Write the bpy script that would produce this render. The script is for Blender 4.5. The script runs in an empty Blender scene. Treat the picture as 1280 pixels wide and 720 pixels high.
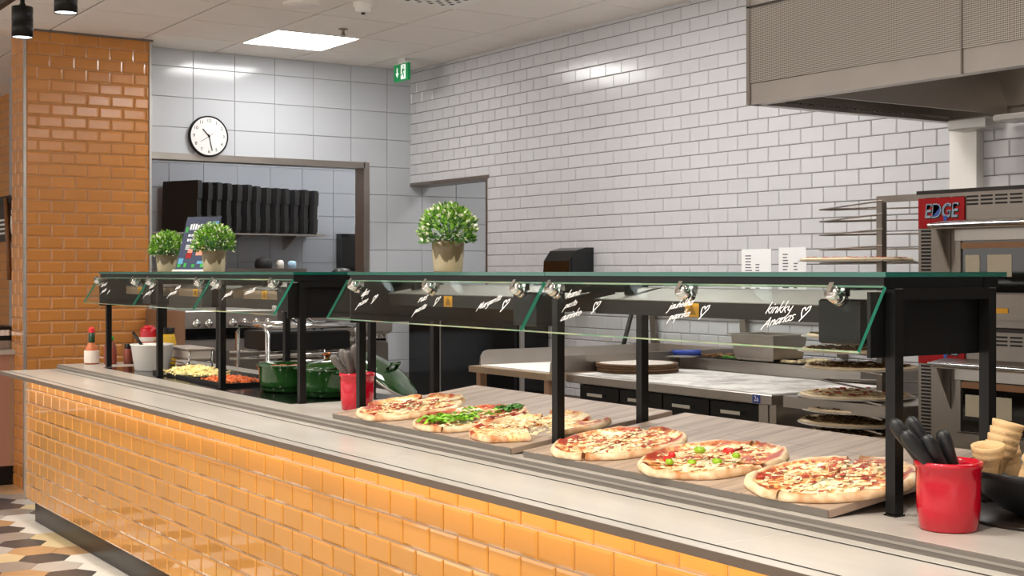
import bpy, math, random
from math import sin, cos, pi, radians, atan2, sqrt
from mathutils import Vector, Matrix, noise

random.seed(7)
S = bpy.context.scene
COL = S.collection

# ------------------------------------------------------------------ camera
CAM_H = 1.40
yaw = atan2(.8328, .5536)
cd = bpy.data.cameras.new('camera'); cam = bpy.data.objects.new('camera', cd); COL.objects.link(cam)
cam.location = (0, 0, CAM_H); cam.rotation_euler = (pi/2, 0, yaw)
cd.sensor_width = 36; cd.lens = 1700/1280*36; cd.shift_y = -20/1280
cd.clip_start = .05; cd.clip_end = 60
S.camera = cam

# ------------------------------------------------------------------ world and exposure
S.view_settings.view_transform = 'Standard'; S.view_settings.look = 'None'
S.view_settings.gamma = 1; S.view_settings.use_curve_mapping = False
S.view_settings.exposure = 0.0
W = bpy.data.worlds.new('world'); S.world = W; W.use_nodes = True
bg = W.node_tree.nodes['Background']; bg.inputs[0].default_value = (1, .95, .90, 1); bg.inputs[1].default_value = 1.7

def lin(h):
    h = h.lstrip('#'); o = []
    for i in (0, 2, 4):
        c = int(h[i:i+2], 16)/255
        o.append(c/12.92 if c <= .04045 else ((c+.055)/1.055)**2.4)
    return (*o, 1)

def spot(name, loc, aim, power, size, color, radius=.05, blend=.6):
    l = bpy.data.lights.new(name, 'SPOT'); l.energy = power; l.spot_size = radians(size); l.spot_blend = blend
    l.color = color; l.shadow_soft_size = radius
    o = bpy.data.objects.new(name, l); COL.objects.link(o); o.location = loc
    o.rotation_euler = (Vector(aim)-Vector(loc)).to_track_quat('-Z', 'Y').to_euler()
    return o
def area(name, loc, aim, power, sx, sy, color):
    l = bpy.data.lights.new(name, 'AREA'); l.energy = power; l.shape = 'RECTANGLE'; l.size = sx; l.size_y = sy; l.color = color
    o = bpy.data.objects.new(name, l); COL.objects.link(o); o.location = loc
    o.rotation_euler = (Vector(aim)-Vector(loc)).to_track_quat('-Z', 'Y').to_euler()
    return o
PANEL_EMIT = 22.0
WARM = (1, .92, .82)
# track spotlights over the customer side of the counter (the two in frame and the rest of the row)
for k in range(9):
    x = -6.71 + .74*k - (1.48 if k == 8 else 0) * 6
    if k == 8: x = -7.45
    spot('track_spot_light', (x, 1.65, 2.515), (x-.05, 2.35, .8), 62, 66, WARM, .04, .7)
# spots added out of view on the guest side, brightening floor and counter front
for k in range(5):
    spot('hall_fill_spot', (-8.2+1.7*k, .35, 2.93), (-8.2+1.7*k, .95, 0), 85, 105, (1, .93, .84), .06, .5)
# light strip under the overhang of the counter
area('counter_strip_light', (-4.9, 1.90, .815), (-4.9, 1.97, .60), 8, 5.9, .012, (1, .78, .5))

area('hood_lamp_light', (-3.5, 4.6, 2.80), (-3.5, 4.6, 0), 14, .9, .25, (1, .93, .85))

# ------------------------------------------------------------------ materials
MATS = {}
def mat(name, col, rough=.5, metal=0, var=0, vscale=8, bump=0, bscale=60, spec=.5, emit=0, stretch=None, trans=0, coat=0, island=0):
    if name in MATS: return MATS[name]
    m = bpy.data.materials.new(name); m.use_nodes = True; MATS[name] = m
    nt = m.node_tree; b = nt.nodes['Principled BSDF']; L = nt.links
    c = lin(col); b.inputs['Base Color'].default_value = c
    b.inputs['Roughness'].default_value = rough; b.inputs['Metallic'].default_value = metal
    b.inputs['Specular IOR Level'].default_value = spec
    if coat: b.inputs['Coat Weight'].default_value = coat; b.inputs['Coat Roughness'].default_value = .04
    if trans: b.inputs['Transmission Weight'].default_value = trans
    if emit:
        b.inputs['Emission Color'].default_value = c; b.inputs['Emission Strength'].default_value = emit
    if var or bump:
        tc = nt.nodes.new('ShaderNodeTexCoord'); mp = nt.nodes.new('ShaderNodeMapping')
        L.new(tc.outputs['Object'], mp.inputs[0])
        if stretch: mp.inputs['Scale'].default_value = stretch
    if var:
        n = nt.nodes.new('ShaderNodeTexNoise'); n.inputs['Scale'].default_value = vscale; n.inputs['Detail'].default_value = 4
        L.new(mp.outputs[0], n.inputs['Vector'])
        hs = nt.nodes.new('ShaderNodeHueSaturation'); hs.inputs['Color'].default_value = c
        mr = nt.nodes.new('ShaderNodeMapRange'); mr.inputs[1].default_value = .3; mr.inputs[2].default_value = .7
        mr.inputs[3].default_value = 1-var; mr.inputs[4].default_value = 1+var
        L.new(n.outputs[0], mr.inputs[0]); L.new(mr.outputs[0], hs.inputs['Value']); L.new(hs.outputs[0], b.inputs['Base Color'])
    if island:
        hs = nt.nodes.new('ShaderNodeHueSaturation'); hs.inputs['Color'].default_value = c
        g = nt.nodes.new('ShaderNodeNewGeometry'); mr = nt.nodes.new('ShaderNodeMapRange')
        mr.inputs[3].default_value = 1-island; mr.inputs[4].default_value = 1+island
        L.new(g.outputs['Random Per Island'], mr.inputs[0]); L.new(mr.outputs[0], hs.inputs['Value']); L.new(hs.outputs[0], b.inputs['Base Color'])
    if bump:
        n2 = nt.nodes.new('ShaderNodeTexNoise'); n2.inputs['Scale'].default_value = bscale; n2.inputs['Detail'].default_value = 3
        L.new(mp.outputs[0], n2.inputs['Vector'])
        bp = nt.nodes.new('ShaderNodeBump'); bp.inputs['Strength'].default_value = bump; bp.inputs['Distance'].default_value = .002
        L.new(n2.outputs[0], bp.inputs['Height']); L.new(bp.outputs[0], b.inputs['Normal'])
    return m

def tilemat(name, col, rough, var, bump=.25, coat=0):
    """glazed tile: every tile its own slight shade (object info random), soft glaze ripple"""
    m = mat(name, col, rough, bump=bump, bscale=14, coat=coat)
    nt = m.node_tree; b = nt.nodes['Principled BSDF']; L = nt.links
    oi = nt.nodes.new('ShaderNodeObjectInfo'); g = nt.nodes.new('ShaderNodeNewGeometry')
    ad = nt.nodes.new('ShaderNodeMath'); ad.operation = 'ADD'; L.new(oi.outputs['Random'], ad.inputs[0]); L.new(g.outputs['Random Per Island'], ad.inputs[1])
    fr = nt.nodes.new('ShaderNodeMath'); fr.operation = 'FRACT'; L.new(ad.outputs[0], fr.inputs[0])
    mr = nt.nodes.new('ShaderNodeMapRange'); mr.inputs[3].default_value = 1-var; mr.inputs[4].default_value = 1+var
    hs = nt.nodes.new('ShaderNodeHueSaturation'); hs.inputs['Color'].default_value = lin(col)
    L.new(fr.outputs[0], mr.inputs[0]); L.new(mr.outputs[0], hs.inputs['Value']); L.new(hs.outputs[0], b.inputs['Base Color'])
    return m

def glassmat(name, tint, fac=1.0):
    m = bpy.data.materials.new(name); m.use_nodes = True; nt = m.node_tree; L = nt.links
    nt.nodes.remove(nt.nodes['Principled BSDF'])
    out = nt.nodes['Material Output']
    t = nt.nodes.new('ShaderNodeBsdfTransparent'); t.inputs[0].default_value = tint
    g = nt.nodes.new('ShaderNodeBsdfGlossy'); g.inputs['Roughness'].default_value = .02; g.inputs[0].default_value = (.9, .95, .93, 1)
    f = nt.nodes.new('ShaderNodeLayerWeight'); f.inputs[0].default_value = .5
    pw = nt.nodes.new('ShaderNodeMath'); pw.operation = 'POWER'; pw.inputs[1].default_value = 5; L.new(f.outputs['Facing'], pw.inputs[0])
    ma = nt.nodes.new('ShaderNodeMath'); ma.operation = 'MULTIPLY_ADD'; ma.inputs[1].default_value = .4; ma.inputs[2].default_value = .018; L.new(pw.outputs[0], ma.inputs[0])
    mx = nt.nodes.new('ShaderNodeMixShader')
    L.new(ma.outputs[0], mx.inputs[0]); L.new(t.outputs[0], mx.inputs[1]); L.new(g.outputs[0], mx.inputs[2]); L.new(mx.outputs[0], out.inputs[0])
    MATS[name] = m; return m

M = dict(
 white_tile=tilemat('white_glazed_tile', '#c6c6c9', .16, .03, .3),
 big_tile=tilemat('large_white_tile', '#c3c6cb', .12, .015, .06),
 orange_tile=tilemat('amber_glazed_tile', '#c07f40', .17, .05, .2),
 counter_tile=tilemat('honey_glazed_tile', '#d8973f', .05, .06, .05, coat=1),
 grout_dark=mat('grey_brown_grout', '#7b736e', .9), grout_pale=mat('pale_grout', '#9d9c9c', .9), grout_tan=mat('tan_grout', '#cdc0ae', .9),
 ceil=mat('ceiling_board', '#ece6e1', .95, var=.02, vscale=3), ceil_gap=mat('ceiling_grid', '#6d655e', .95),
 plaster=mat('plain_plaster', '#c9c7c4', .9), floor=mat('floor_screed', '#b3a99c', .6),
 steel=mat('brushed_steel', '#a8a29b', .32, 1, var=.07, vscale=3, stretch=(1, 1, 14)),
 steel_h=mat('steel_sheet', '#aaa39c', .38, 1, var=.06, vscale=5),
 steel_dark=mat('dull_steel', '#8b837b', .42, 1, var=.08, vscale=4), chrome=mat('polished_steel', '#dadad8', .12, 1),
 alu=mat('matt_aluminium_trim', '#bdbab6', .35, .8),
 black=mat('black_painted_metal', '#0d0c0c', .42, spec=.3), black_gl=mat('black_gloss', '#0d0d0e', .12), rubber=mat('black_plastic', '#17181a', .45),
 darkbrown=mat('dark_brown_steel', '#241b16', .4, spec=.35), card=mat('black_card', '#121213', .65),
 slide=mat('pale_stone_laminate', '#c6c1b8', .22, var=.05, vscale=4, stretch=(.5, 2, 1)), slide2=mat('grey_stone_laminate', '#b5afa6', .3, var=.06, vscale=4, stretch=(.5, 2, 1)),
 edge=mat('dark_edge_band', '#6b5d50', .55), groove=mat('dark_groove', '#2c2824', .9), channel=mat('grey_channel', '#77716a', .45, .2), bead=mat('grey_bead', '#99938b', .4, .2),
 kick=mat('black_kick_plate', '#1e1c1a', .3, .6),
 red=mat('glossy_red_ceramic', '#c00d27', .12, coat=.3), green=mat('dark_green_enamel', '#1c4219', .1, coat=.6, var=.3, vscale=9),
 pot=None, white=mat('white_plastic', '#e9e5df', .35), paper=mat('paper', '#eeeeee', .8), ink=mat('white_marker', '#ffffff', .6), inkd=mat('printed_ink', '#5a5a5e', .8),
 clockface=mat('clock_face', '#e6e5e3', .4), signgreen=mat('exit_sign_green', '#0d8a4b', .4, emit=.25), signwhite=mat('exit_sign_white', '#f2fff6', .4, emit=.5),
 signred=mat('red_sign_plate', '#a80a12', .5, spec=.25), blue=mat('blue_plastic', '#1f3f9a', .35), signblue=mat('blue_letter', '#2b56b8', .4), silverl=mat('pale_blue_letter', '#9fb2c4', .4),
 yellow=mat('yellow_sticker', '#e2a41c', .5), teal=mat('glass_edge', '#2f8f76', .12, coat=.4), teald=mat('glass_edge_dark', '#11564a', .12, coat=.4), glint=mat('glass_edge_glint', '#a4dfc6', .1, coat=.4),
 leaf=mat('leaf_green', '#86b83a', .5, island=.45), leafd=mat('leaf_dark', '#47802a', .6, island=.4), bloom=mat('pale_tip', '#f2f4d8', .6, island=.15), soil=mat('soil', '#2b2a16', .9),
 crustraw=mat('raw_dough', '#e3cfae', .7, var=.06, vscale=40), flour=mat('flour', '#efece6', .9), arugula=mat('salad_leaf', '#86b832', .5, island=.4), ham=mat('ham', '#a8402a', .5, island=.3), cheesebit=mat('melted_cheese', '#efdcae', .5, island=.22),
 redpep=mat('red_pepper', '#d42a23', .25), greenpep=mat('green_pepper', '#8fb51e', .25, island=.2), fries=mat('fries', '#f3e2a0', .5, island=.25), orangebit=mat('roast_vegetable', '#d0672e', .5, island=.25), meat=mat('mince', '#6a4a22', .7, island=.5),
 cone=None, wood=mat('brown_wood', '#8a5a34', .5, var=.15, vscale=20), tanwood=mat('worktop_edge', '#a08a72', .45, var=.08),
 pink=mat('copper_panel', '#b98a78', .35, .3), oak=mat('oak_veneer', '#a88468', .5, var=.12, vscale=12, stretch=(6, 6, .6)),
 pile=mat('scorched_rim', '#6a4d33', .7, var=.2, vscale=30), screenm=mat('dusted_screen', '#cfc8be', .6, var=.1, vscale=20),
 navy=mat('navy_print', '#2a3358', .5), cyan=mat('cyan_print', '#5fa9cf', .5), salmon=mat('salmon_print', '#e79a7a', .5),
 capred=mat('red_cap', '#e0242f', .35), capgreen=mat('green_cap', '#2bb03a', .35), neckgreen=mat('dark_green_wrap', '#123a1c', .35), sauce=mat('hot_sauce', '#c9754a', .25), label_m=mat('bottle_label', '#e8ddd0', .5), mustard=mat('mustard_yellow', '#e6b52a', .3), ketchup=mat('ketchup_red', '#cf1a26', .3), spice=mat('spice_jar', '#8f4a3a', .3),
 amber=mat('amber_window', '#8a5a28', .3), ovenin=mat('oven_glass', '#14110e', .05, coat=.5), copper=mat('copper', '#b06a3a', .25, .9), lightblue=mat('pale_blue', '#a9cde8', .4),
)
M['glass'] = glassmat('guard_glass', (.95, .975, .965, 1))
M['clear'] = glassmat('clear_acrylic', (.95, .97, .97, 1))

def emitmat(name, col, s):
    m = bpy.data.materials.new(name); m.use_nodes = True; nt = m.node_tree
    b = nt.nodes['Principled BSDF']; b.inputs['Base Color'].default_value = (1, 1, 1, 1)
    b.inputs['Emission Color'].default_value = col; b.inputs['Emission Strength'].default_value = s
    MATS[name] = m; return m
M['panel'] = emitmat('light_panel', (1, .985, .96, 1), PANEL_EMIT)
M['spotlens'] = emitmat('spot_lens', (.9, .97, 1, 1), 3.0)

def nodes_of(m): return m.node_tree.nodes, m.node_tree.links, m.node_tree.nodes['Principled BSDF']

# glazed pot: beige with brown drips that start at the rim
def potmat():
    m = mat('drip_glaze', '#c3b796', .35); N, L, b = nodes_of(m)
    tc = N.new('ShaderNodeTexCoord'); sx = N.new('ShaderNodeSeparateXYZ'); L.new(tc.outputs['Object'], sx.inputs[0])
    mp = N.new('ShaderNodeMapping'); mp.inputs['Scale'].default_value = (1, 1, .25); L.new(tc.outputs['Object'], mp.inputs[0])
    n = N.new('ShaderNodeTexNoise'); n.inputs['Scale'].default_value = 34; n.inputs['Detail'].default_value = 3; L.new(mp.outputs[0], n.inputs['Vector'])
    a = N.new('ShaderNodeMath'); a.operation = 'MULTIPLY_ADD'; a.inputs[1].default_value = .14; L.new(n.outputs[0], a.inputs[0]); L.new(sx.outputs['Z'], a.inputs[2])
    r = N.new('ShaderNodeValToRGB'); r.color_ramp.elements[0].position = .125; r.color_ramp.elements[0].color = lin('#c3b796')
    r.color_ramp.elements[1].position = .133; r.color_ramp.elements[1].color = lin('#6f6143')
    L.new(a.outputs[0], r.inputs[0]); L.new(r.outputs[0], b.inputs['Base Color']); return m
M['pot'] = potmat()
def conemat():
    m = mat('wafer', '#dbb684', .6); N, L, b = nodes_of(m)
    tc = N.new('ShaderNodeTexCoord'); bp = N.new('ShaderNodeBump'); bp.inputs['Strength'].default_value = .8; bp.inputs['Distance'].default_value = .003
    w = N.new('ShaderNodeTexChecker'); w.inputs['Scale'].default_value = 120
    L.new(tc.outputs['Object'], w.inputs['Vector']); L.new(w.outputs['Fac'], bp.inputs['Height']); L.new(bp.outputs[0], b.inputs['Normal']); return m
M['cone'] = conemat()
def boardmat():
    m = mat('plank_laminate', '#a58f7d', .45); N, L, b = nodes_of(m)
    tc = N.new('ShaderNodeTexCoord'); mp = N.new('ShaderNodeMapping'); mp.inputs['Scale'].default_value = (14, 1.2, 1); L.new(tc.outputs['Object'], mp.inputs[0])
    n = N.new('ShaderNodeTexNoise'); n.inputs['Scale'].default_value = 1.6; n.inputs['Detail'].default_value = 6; L.new(mp.outputs[0], n.inputs['Vector'])
    r = N.new('ShaderNodeValToRGB'); r.color_ramp.elements[0].position = .3; r.color_ramp.elements[0].color = lin('#96806e')
    r.color_ramp.elements[1].position = .7; r.color_ramp.elements[1].color = lin('#cbb7a3'); L.new(n.outputs[0], r.inputs[0])
    bk = N.new('ShaderNodeTexBrick'); bk.inputs['Scale'].default_value = 1; bk.inputs['Brick Width'].default_value = .9; bk.inputs['Row Height'].default_value = .105; bk.inputs['Mortar Size'].default_value = .0016
    mp2 = N.new('ShaderNodeMapping'); mp2.inputs['Rotation'].default_value = (0, 0, pi/2); L.new(tc.outputs['Object'], mp2.inputs[0]); L.new(mp2.outputs[0], bk.inputs['Vector'])
    bk.inputs['Color1'].default_value = (1, 1, 1, 1); bk.inputs['Color2'].default_value = (.86, .84, .82, 1); bk.inputs['Mortar'].default_value = (.45, .4, .36, 1)
    mx = N.new('ShaderNodeMix'); mx.data_type = 'RGBA'; mx.blend_type = 'MULTIPLY'; mx.inputs[0].default_value = 1
    L.new(r.outputs[0], mx.inputs[6]); L.new(bk.outputs[0], mx.inputs[7]); L.new(mx.outputs[2], b.inputs['Base Color']); return m
M['board'] = boardmat()
def flourmat():
    m = mat('floured_steel', '#b7b1ab', .5); N, L, b = nodes_of(m)
    tc = N.new('ShaderNodeTexCoord'); n = N.new('ShaderNodeTexNoise'); n.inputs['Scale'].default_value = 5; n.inputs['Detail'].default_value = 8; n.inputs['Roughness'].default_value = .7
    L.new(tc.outputs['Object'], n.inputs['Vector']); r = N.new('ShaderNodeValToRGB')
    r.color_ramp.elements[0].position = .38; r.color_ramp.elements[0].color = lin('#a8a39d'); r.color_ramp.elements[1].position = .55; r.color_ramp.elements[1].color = lin('#e6e3de')
    L.new(n.outputs[0], r.inputs[0]); L.new(r.outputs[0], b.inputs['Base Color']); return m
M['floured'] = flourmat()
def perfmat():
    """perforated sheet: staggered round holes of 5 mm pitch"""
    m = mat('perforated_steel', '#a59e97', .38, 1); N, L, b = nodes_of(m)
    tc = N.new('ShaderNodeTexCoord'); sp = N.new('ShaderNodeSeparateXYZ'); L.new(tc.outputs['Object'], sp.inputs[0])
    cb = N.new('ShaderNodeCombineXYZ'); L.new(sp.outputs['X'], cb.inputs[0]); L.new(sp.outputs['Z'], cb.inputs[1])
    v = N.new('ShaderNodeTexVoronoi'); v.voronoi_dimensions = '2D'; v.inputs['Scale'].default_value = 140; v.inputs['Randomness'].default_value = 0
    L.new(cb.outputs[0], v.inputs['Vector'])
    r = N.new('ShaderNodeValToRGB'); r.color_ramp.elements[0].position = .30; r.color_ramp.elements[0].color = lin('#544d46'); r.color_ramp.elements[1].position = .36; r.color_ramp.elements[1].color = lin('#b5aea6')
    L.new(v.outputs['Distance'], r.inputs[0]); L.new(r.outputs[0], b.inputs['Base Color']); return m
M['perf'] = perfmat()
def brickmat(name, c1, c2, mort):
    m = mat(name, c1, .2); N, L, b = nodes_of(m)
    tc = N.new('ShaderNodeTexCoord'); sp = N.new('ShaderNodeSeparateXYZ'); L.new(tc.outputs['Object'], sp.inputs[0]); cb = N.new('ShaderNodeCombineXYZ')
    L.new(sp.outputs['X'], cb.inputs[0]); L.new(sp.outputs['Z'], cb.inputs[1])
    k = N.new('ShaderNodeTexBrick'); k.inputs['Scale'].default_value = 1; k.inputs['Brick Width'].default_value = .157; k.inputs['Row Height'].default_value = .0785; k.inputs['Mortar Size'].default_value = .003
    k.inputs['Color1'].default_value = lin(c1); k.inputs['Color2'].default_value = lin(c2); k.inputs['Mortar'].default_value = lin(mort)
    L.new(cb.outputs[0], k.inputs['Vector']); L.new(k.outputs[0], b.inputs['Base Color']); return m
M['orange_far'] = brickmat('amber_tile_far', '#c98028', '#bd7622', '#8a6a45')
def pizzamat(name, sauce_pos, tone):
    m = mat(name, '#e2bd85', .5, bump=.5, bscale=70); N, L, b = nodes_of(m)
    tc = N.new('ShaderNodeTexCoord'); sp = N.new('ShaderNodeSeparateXYZ'); L.new(tc.outputs['Object'], sp.inputs[0])
    cb = N.new('ShaderNodeCombineXYZ'); L.new(sp.outputs['X'], cb.inputs[0]); L.new(sp.outputs['Y'], cb.inputs[1])
    ln = N.new('ShaderNodeVectorMath'); ln.operation = 'LENGTH'; L.new(cb.outputs[0], ln.inputs[0])
    n = N.new('ShaderNodeTexNoise'); n.inputs['Scale'].default_value = 22; n.inputs['Detail'].default_value = 5; n.inputs['Roughness'].default_value = .65; L.new(tc.outputs['Object'], n.inputs['Vector'])
    r = N.new('ShaderNodeValToRGB'); E = r.color_ramp.elements
    E[0].position = sauce_pos-.07; E[0].color = lin('#9c2f12'); E[1].position = .62; E[1].color = lin('#f6ebcb')
    e = E.new(sauce_pos); e.color = lin('#c8672c'); e = E.new(sauce_pos+.05); e.color = lin(tone); e = E.new(.56); e.color = lin('#efd9a6')
    rg_ = N.new('ShaderNodeMapRange'); rg_.inputs[1].default_value = .125; rg_.inputs[2].default_value = .182; rg_.inputs[3].default_value = .015; rg_.inputs[4].default_value = -.085; L.new(ln.outputs['Value'], rg_.inputs[0])
    ad = N.new('ShaderNodeMath'); ad.operation = 'ADD'; L.new(n.outputs[0], ad.inputs[0]); L.new(rg_.outputs[0], ad.inputs[1]); L.new(ad.outputs[0], r.inputs[0])
    n3 = N.new('ShaderNodeTexNoise'); n3.inputs['Scale'].default_value = 5; n3.inputs['Detail'].default_value = 1; L.new(tc.outputs['Object'], n3.inputs['Vector'])
    m3 = N.new('ShaderNodeMapRange'); m3.inputs[1].default_value = .35; m3.inputs[2].default_value = .65; m3.inputs[3].default_value = -.06; m3.inputs[4].default_value = .06; L.new(n3.outputs[0], m3.inputs[0])
    a3 = N.new('ShaderNodeMath'); a3.operation = 'ADD'; L.new(ad.outputs[0], a3.inputs[0]); L.new(m3.outputs[0], a3.inputs[1]); L.new(a3.outputs[0], r.inputs[0])
    n2 = N.new('ShaderNodeTexNoise'); n2.inputs['Scale'].default_value = 16; n2.inputs['Detail'].default_value = 3; L.new(tc.outputs['Object'], n2.inputs['Vector'])
    r2 = N.new('ShaderNodeValToRGB'); r2.color_ramp.elements[0].position = .42; r2.color_ramp.elements[0].color = lin('#f2dcb4'); r2.color_ramp.elements[1].position = .72; r2.color_ramp.elements[1].color = lin('#b9763a')
    L.new(n2.outputs[0], r2.inputs[0])
    a = N.new('ShaderNodeMath'); a.operation = 'MULTIPLY_ADD'; a.inputs[1].default_value = .03; L.new(n2.outputs[0], a.inputs[0]); L.new(ln.outputs['Value'], a.inputs[2])
    mr = N.new('ShaderNodeMapRange'); mr.inputs[1].default_value = .188; mr.inputs[2].default_value = .196; L.new(a.outputs[0], mr.inputs[0])
    mx = N.new('ShaderNodeMix'); mx.data_type = 'RGBA'; L.new(mr.outputs[0], mx.inputs[0]); L.new(r.outputs[0], mx.inputs[6]); L.new(r2.outputs[0], mx.inputs[7]); L.new(mx.outputs[2], b.inputs['Base Color']); return m

# ------------------------------------------------------------------ mesh helpers
class MB:
    def __init__(s): s.v = []; s.f = []; s.m = []; s.sm = []
    def add(s, vs, fs, mi=0, smooth=False):
        o = len(s.v); s.v += [tuple(v) for v in vs]
        for f in fs: s.f.append([i+o for i in f]); s.m.append(mi); s.sm.append(smooth)
        return s
    def box(s, a, b, mi=0, mt=None, ch=0):
        x0, y0, z0 = a; x1, y1, z1 = b
        if x0 > x1: x0, x1 = x1, x0
        if y0 > y1: y0, y1 = y1, y0
        if z0 > z1: z0, z1 = z1, z0
        if ch:
            c = ch; vs = []; fs = []
            lev = [(z0, c), (z0+c, 0), (z1-c, 0), (z1, c)]
            for z, k in lev:
                vs += [(x0+k, y0+k, z), (x1-k, y0+k, z), (x1-k, y1-k, z), (x0+k, y1-k, z)]
            fs = [(3, 2, 1, 0), (12, 13, 14, 15)]
            for i in range(3):
                for j in range(4):
                    k = (j+1) % 4; fs.append((i*4+j, i*4+k, i*4+4+k, i*4+4+j))
        else:
            vs = [(x0, y0, z0), (x1, y0, z0), (x1, y1, z0), (x0, y1, z0), (x0, y0, z1), (x1, y0, z1), (x1, y1, z1), (x0, y1, z1)]
            fs = [(3, 2, 1, 0), (4, 5, 6, 7), (0, 1, 5, 4), (1, 2, 6, 5), (2, 3, 7, 6), (3, 0, 4, 7)]
        if mt: vs = [mt @ Vector(v) for v in vs]
        return s.add(vs, fs, mi)
    def prism(s, poly, axis, a, b, mi=0, mt=None):
        """closed polygon (2d) extruded along axis between a and b"""
        n = len(poly); vs = []
        for t in (a, b):
            for (p, q) in poly:
                vs.append((t, p, q) if axis == 'x' else ((p, t, q) if axis == 'y' else (p, q, t)))
        if mt: vs = [mt @ Vector(v) for v in vs]
        fs = [tuple(range(n))[::-1], tuple(range(n, 2*n))] + [(i, (i+1) % n, n+(i+1) % n, n+i) for i in range(n)]
        return s.add(vs, fs, mi)
    def lathe(s, prof, seg=24, mi=0, c=(0, 0, 0), mt=None, smooth=True, sy=1.0):
        vs = []; fs = []
        for r, z in prof:
            for i in range(seg):
                a = 2*pi*i/seg; vs.append((c[0]+r*cos(a), c[1]+sy*r*sin(a), c[2]+z))
        for j in range(len(prof)-1):
            for i in range(seg):
                k = (i+1) % seg; fs.append((j*seg+i, j*seg+k, (j+1)*seg+k, (j+1)*seg+i))
        if mt: vs = [mt @ Vector(v) for v in vs]
        s.add(vs, fs, mi, smooth)
        o = len(s.v)-len(vs)
        for j, rev in ((0, True), (len(prof)-1, False)):
            if prof[0][0] > 1e-5 and prof[-1][0] > 1e-5:
                ids = [o+j*seg+i for i in range(seg)]
                s.f.append(ids[::-1] if rev else ids); s.m.append(mi); s.sm.append(False)
        return s
    def tube(s, pts, r, seg=8, mi=0, taper=None, caps=True):
        pts = [Vector(p) for p in pts]; n = len(pts); vs = []; fs = []
        for i, p in enumerate(pts):
            d = (pts[min(i+1, n-1)]-pts[max(i-1, 0)]).normalized()
            u = d.cross(Vector((0, 0, 1))) if abs(d.z) < .95 else d.cross(Vector((1, 0, 0)))
            u.normalize(); w = d.cross(u); rr = r if taper is None else r*taper[i]
            for k in range(seg):
                a = 2*pi*k/seg; vs.append(p+u*(rr*cos(a))+w*(rr*sin(a)))
        for i in range(n-1):
            for k in range(seg):
                q = (k+1) % seg; fs.append((i*seg+k, i*seg+q, (i+1)*seg+q, (i+1)*seg+k))
        if caps: fs += [tuple(range(seg))[::-1], tuple(range((n-1)*seg, n*seg))]
        return s.add(vs, fs, mi, True)
    def mesh(s, name, mats):
        me = bpy.data.meshes.new(name); me.from_pydata(s.v, [], s.f)
        for m in (mats if isinstance(mats, (list, tuple)) else [mats]): me.materials.append(m)
        me.polygons.foreach_set('material_index', s.m); me.polygons.foreach_set('use_smooth', s.sm); me.update()
        return me
    def build(s, name, mats, parent=None, loc=(0, 0, 0), rot=(0, 0, 0)):
        return link(name, s.mesh(name, mats), parent, loc, rot)

def link(name, me, parent=None, loc=(0, 0, 0), rot=(0, 0, 0)):
    o = bpy.data.objects.new(name, me); COL.objects.link(o); o.location = loc; o.rotation_euler = rot
    if parent: o.parent = parent
    return o
def tag(o, label, cat, group=None, kind=None):
    o['label'] = label; o['category'] = cat
    if group: o['group'] = group
    if kind: o['kind'] = kind
    return o
def thing(name, label, cat, loc=(0, 0, 0), rot=(0, 0, 0), group=None):
    return tag(link(name, None, None, loc, rot), label, cat, group)
def struct(name, mb, m): o = mb.build(name, m); o['kind'] = 'structure'; return o
def dup(root, loc, rot=None, label=None, scale=None):
    r = root.copy(); COL.objects.link(r); r.location = loc
    if rot is not None: r.rotation_euler = rot
    if label: r['label'] = label
    if scale: r.scale = scale
    for c0 in root.children:
        c = c0.copy(); COL.objects.link(c); c.parent = r
        for g0 in c0.children:
            g = g0.copy(); COL.objects.link(g); g.parent = c
    return r
def text_mesh(txt, size, ext=.0, align='CENTER', shear=0, offset=0):
    cu = bpy.data.curves.new('text', 'FONT'); cu.body = txt; cu.size = size; cu.extrude = ext; cu.align_x = align; cu.align_y = 'CENTER'; cu.shear = shear; cu.offset = offset; cu.resolution_u = 3
    o = bpy.data.objects.new('text', cu); COL.objects.link(o)
    bpy.context.view_layer.update()
    me = bpy.data.meshes.new_from_object(o.evaluated_get(bpy.context.evaluated_depsgraph_get()))
    bpy.data.objects.remove(o); me.materials.clear(); return me
def in_view(x, y, z, pad=.06):
    d = -.8328*x + .5536*y
    if d < .2: return False
    u = (.5536*x+.8328*y)/d*1700; v = (z-CAM_H)/d*1700
    return abs(u) < 640*(1+pad) and -380-20 < v < 340+20

# --- tiles: a frustum with bevelled rim; face looks along -Y, later turned to the wall's direction
TCACHE = {}
def tile_mesh(w, h, d, bev, m, tilt=0):
    key = (round(w, 4), round(h, 4), d, bev, m.name)
    if key in TCACHE: return TCACHE[key]
    me = tile_mb(MB(), 0, 0, w, h, d, bev).mesh('tile', m); TCACHE[key] = me; return me
def tile_mb(mb, x, z, w, h, d, bev, mt=None):
    b = min(bev, w*.35, h*.35); k = d*.45
    vs = [(x, 0, z), (x+w, 0, z), (x+w, 0, z+h), (x, 0, z+h), (x, -k, z), (x+w, -k, z), (x+w, -k, z+h), (x, -k, z+h),
          (x+b, -d, z+b), (x+w-b, -d, z+b), (x+w-b, -d, z+h-b), (x+b, -d, z+h-b)]
    fs = [(8, 9, 10, 11)] + [(i, (i+1) % 4, 4+(i+1) % 4, 4+i) for i in range(4)] + [(4+i, 4+(i+1) % 4, 8+(i+1) % 4, 8+i) for i in range(4)]
    if mt: vs = [mt @ Vector(v) for v in vs]
    return mb.add(vs, fs)
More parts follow.
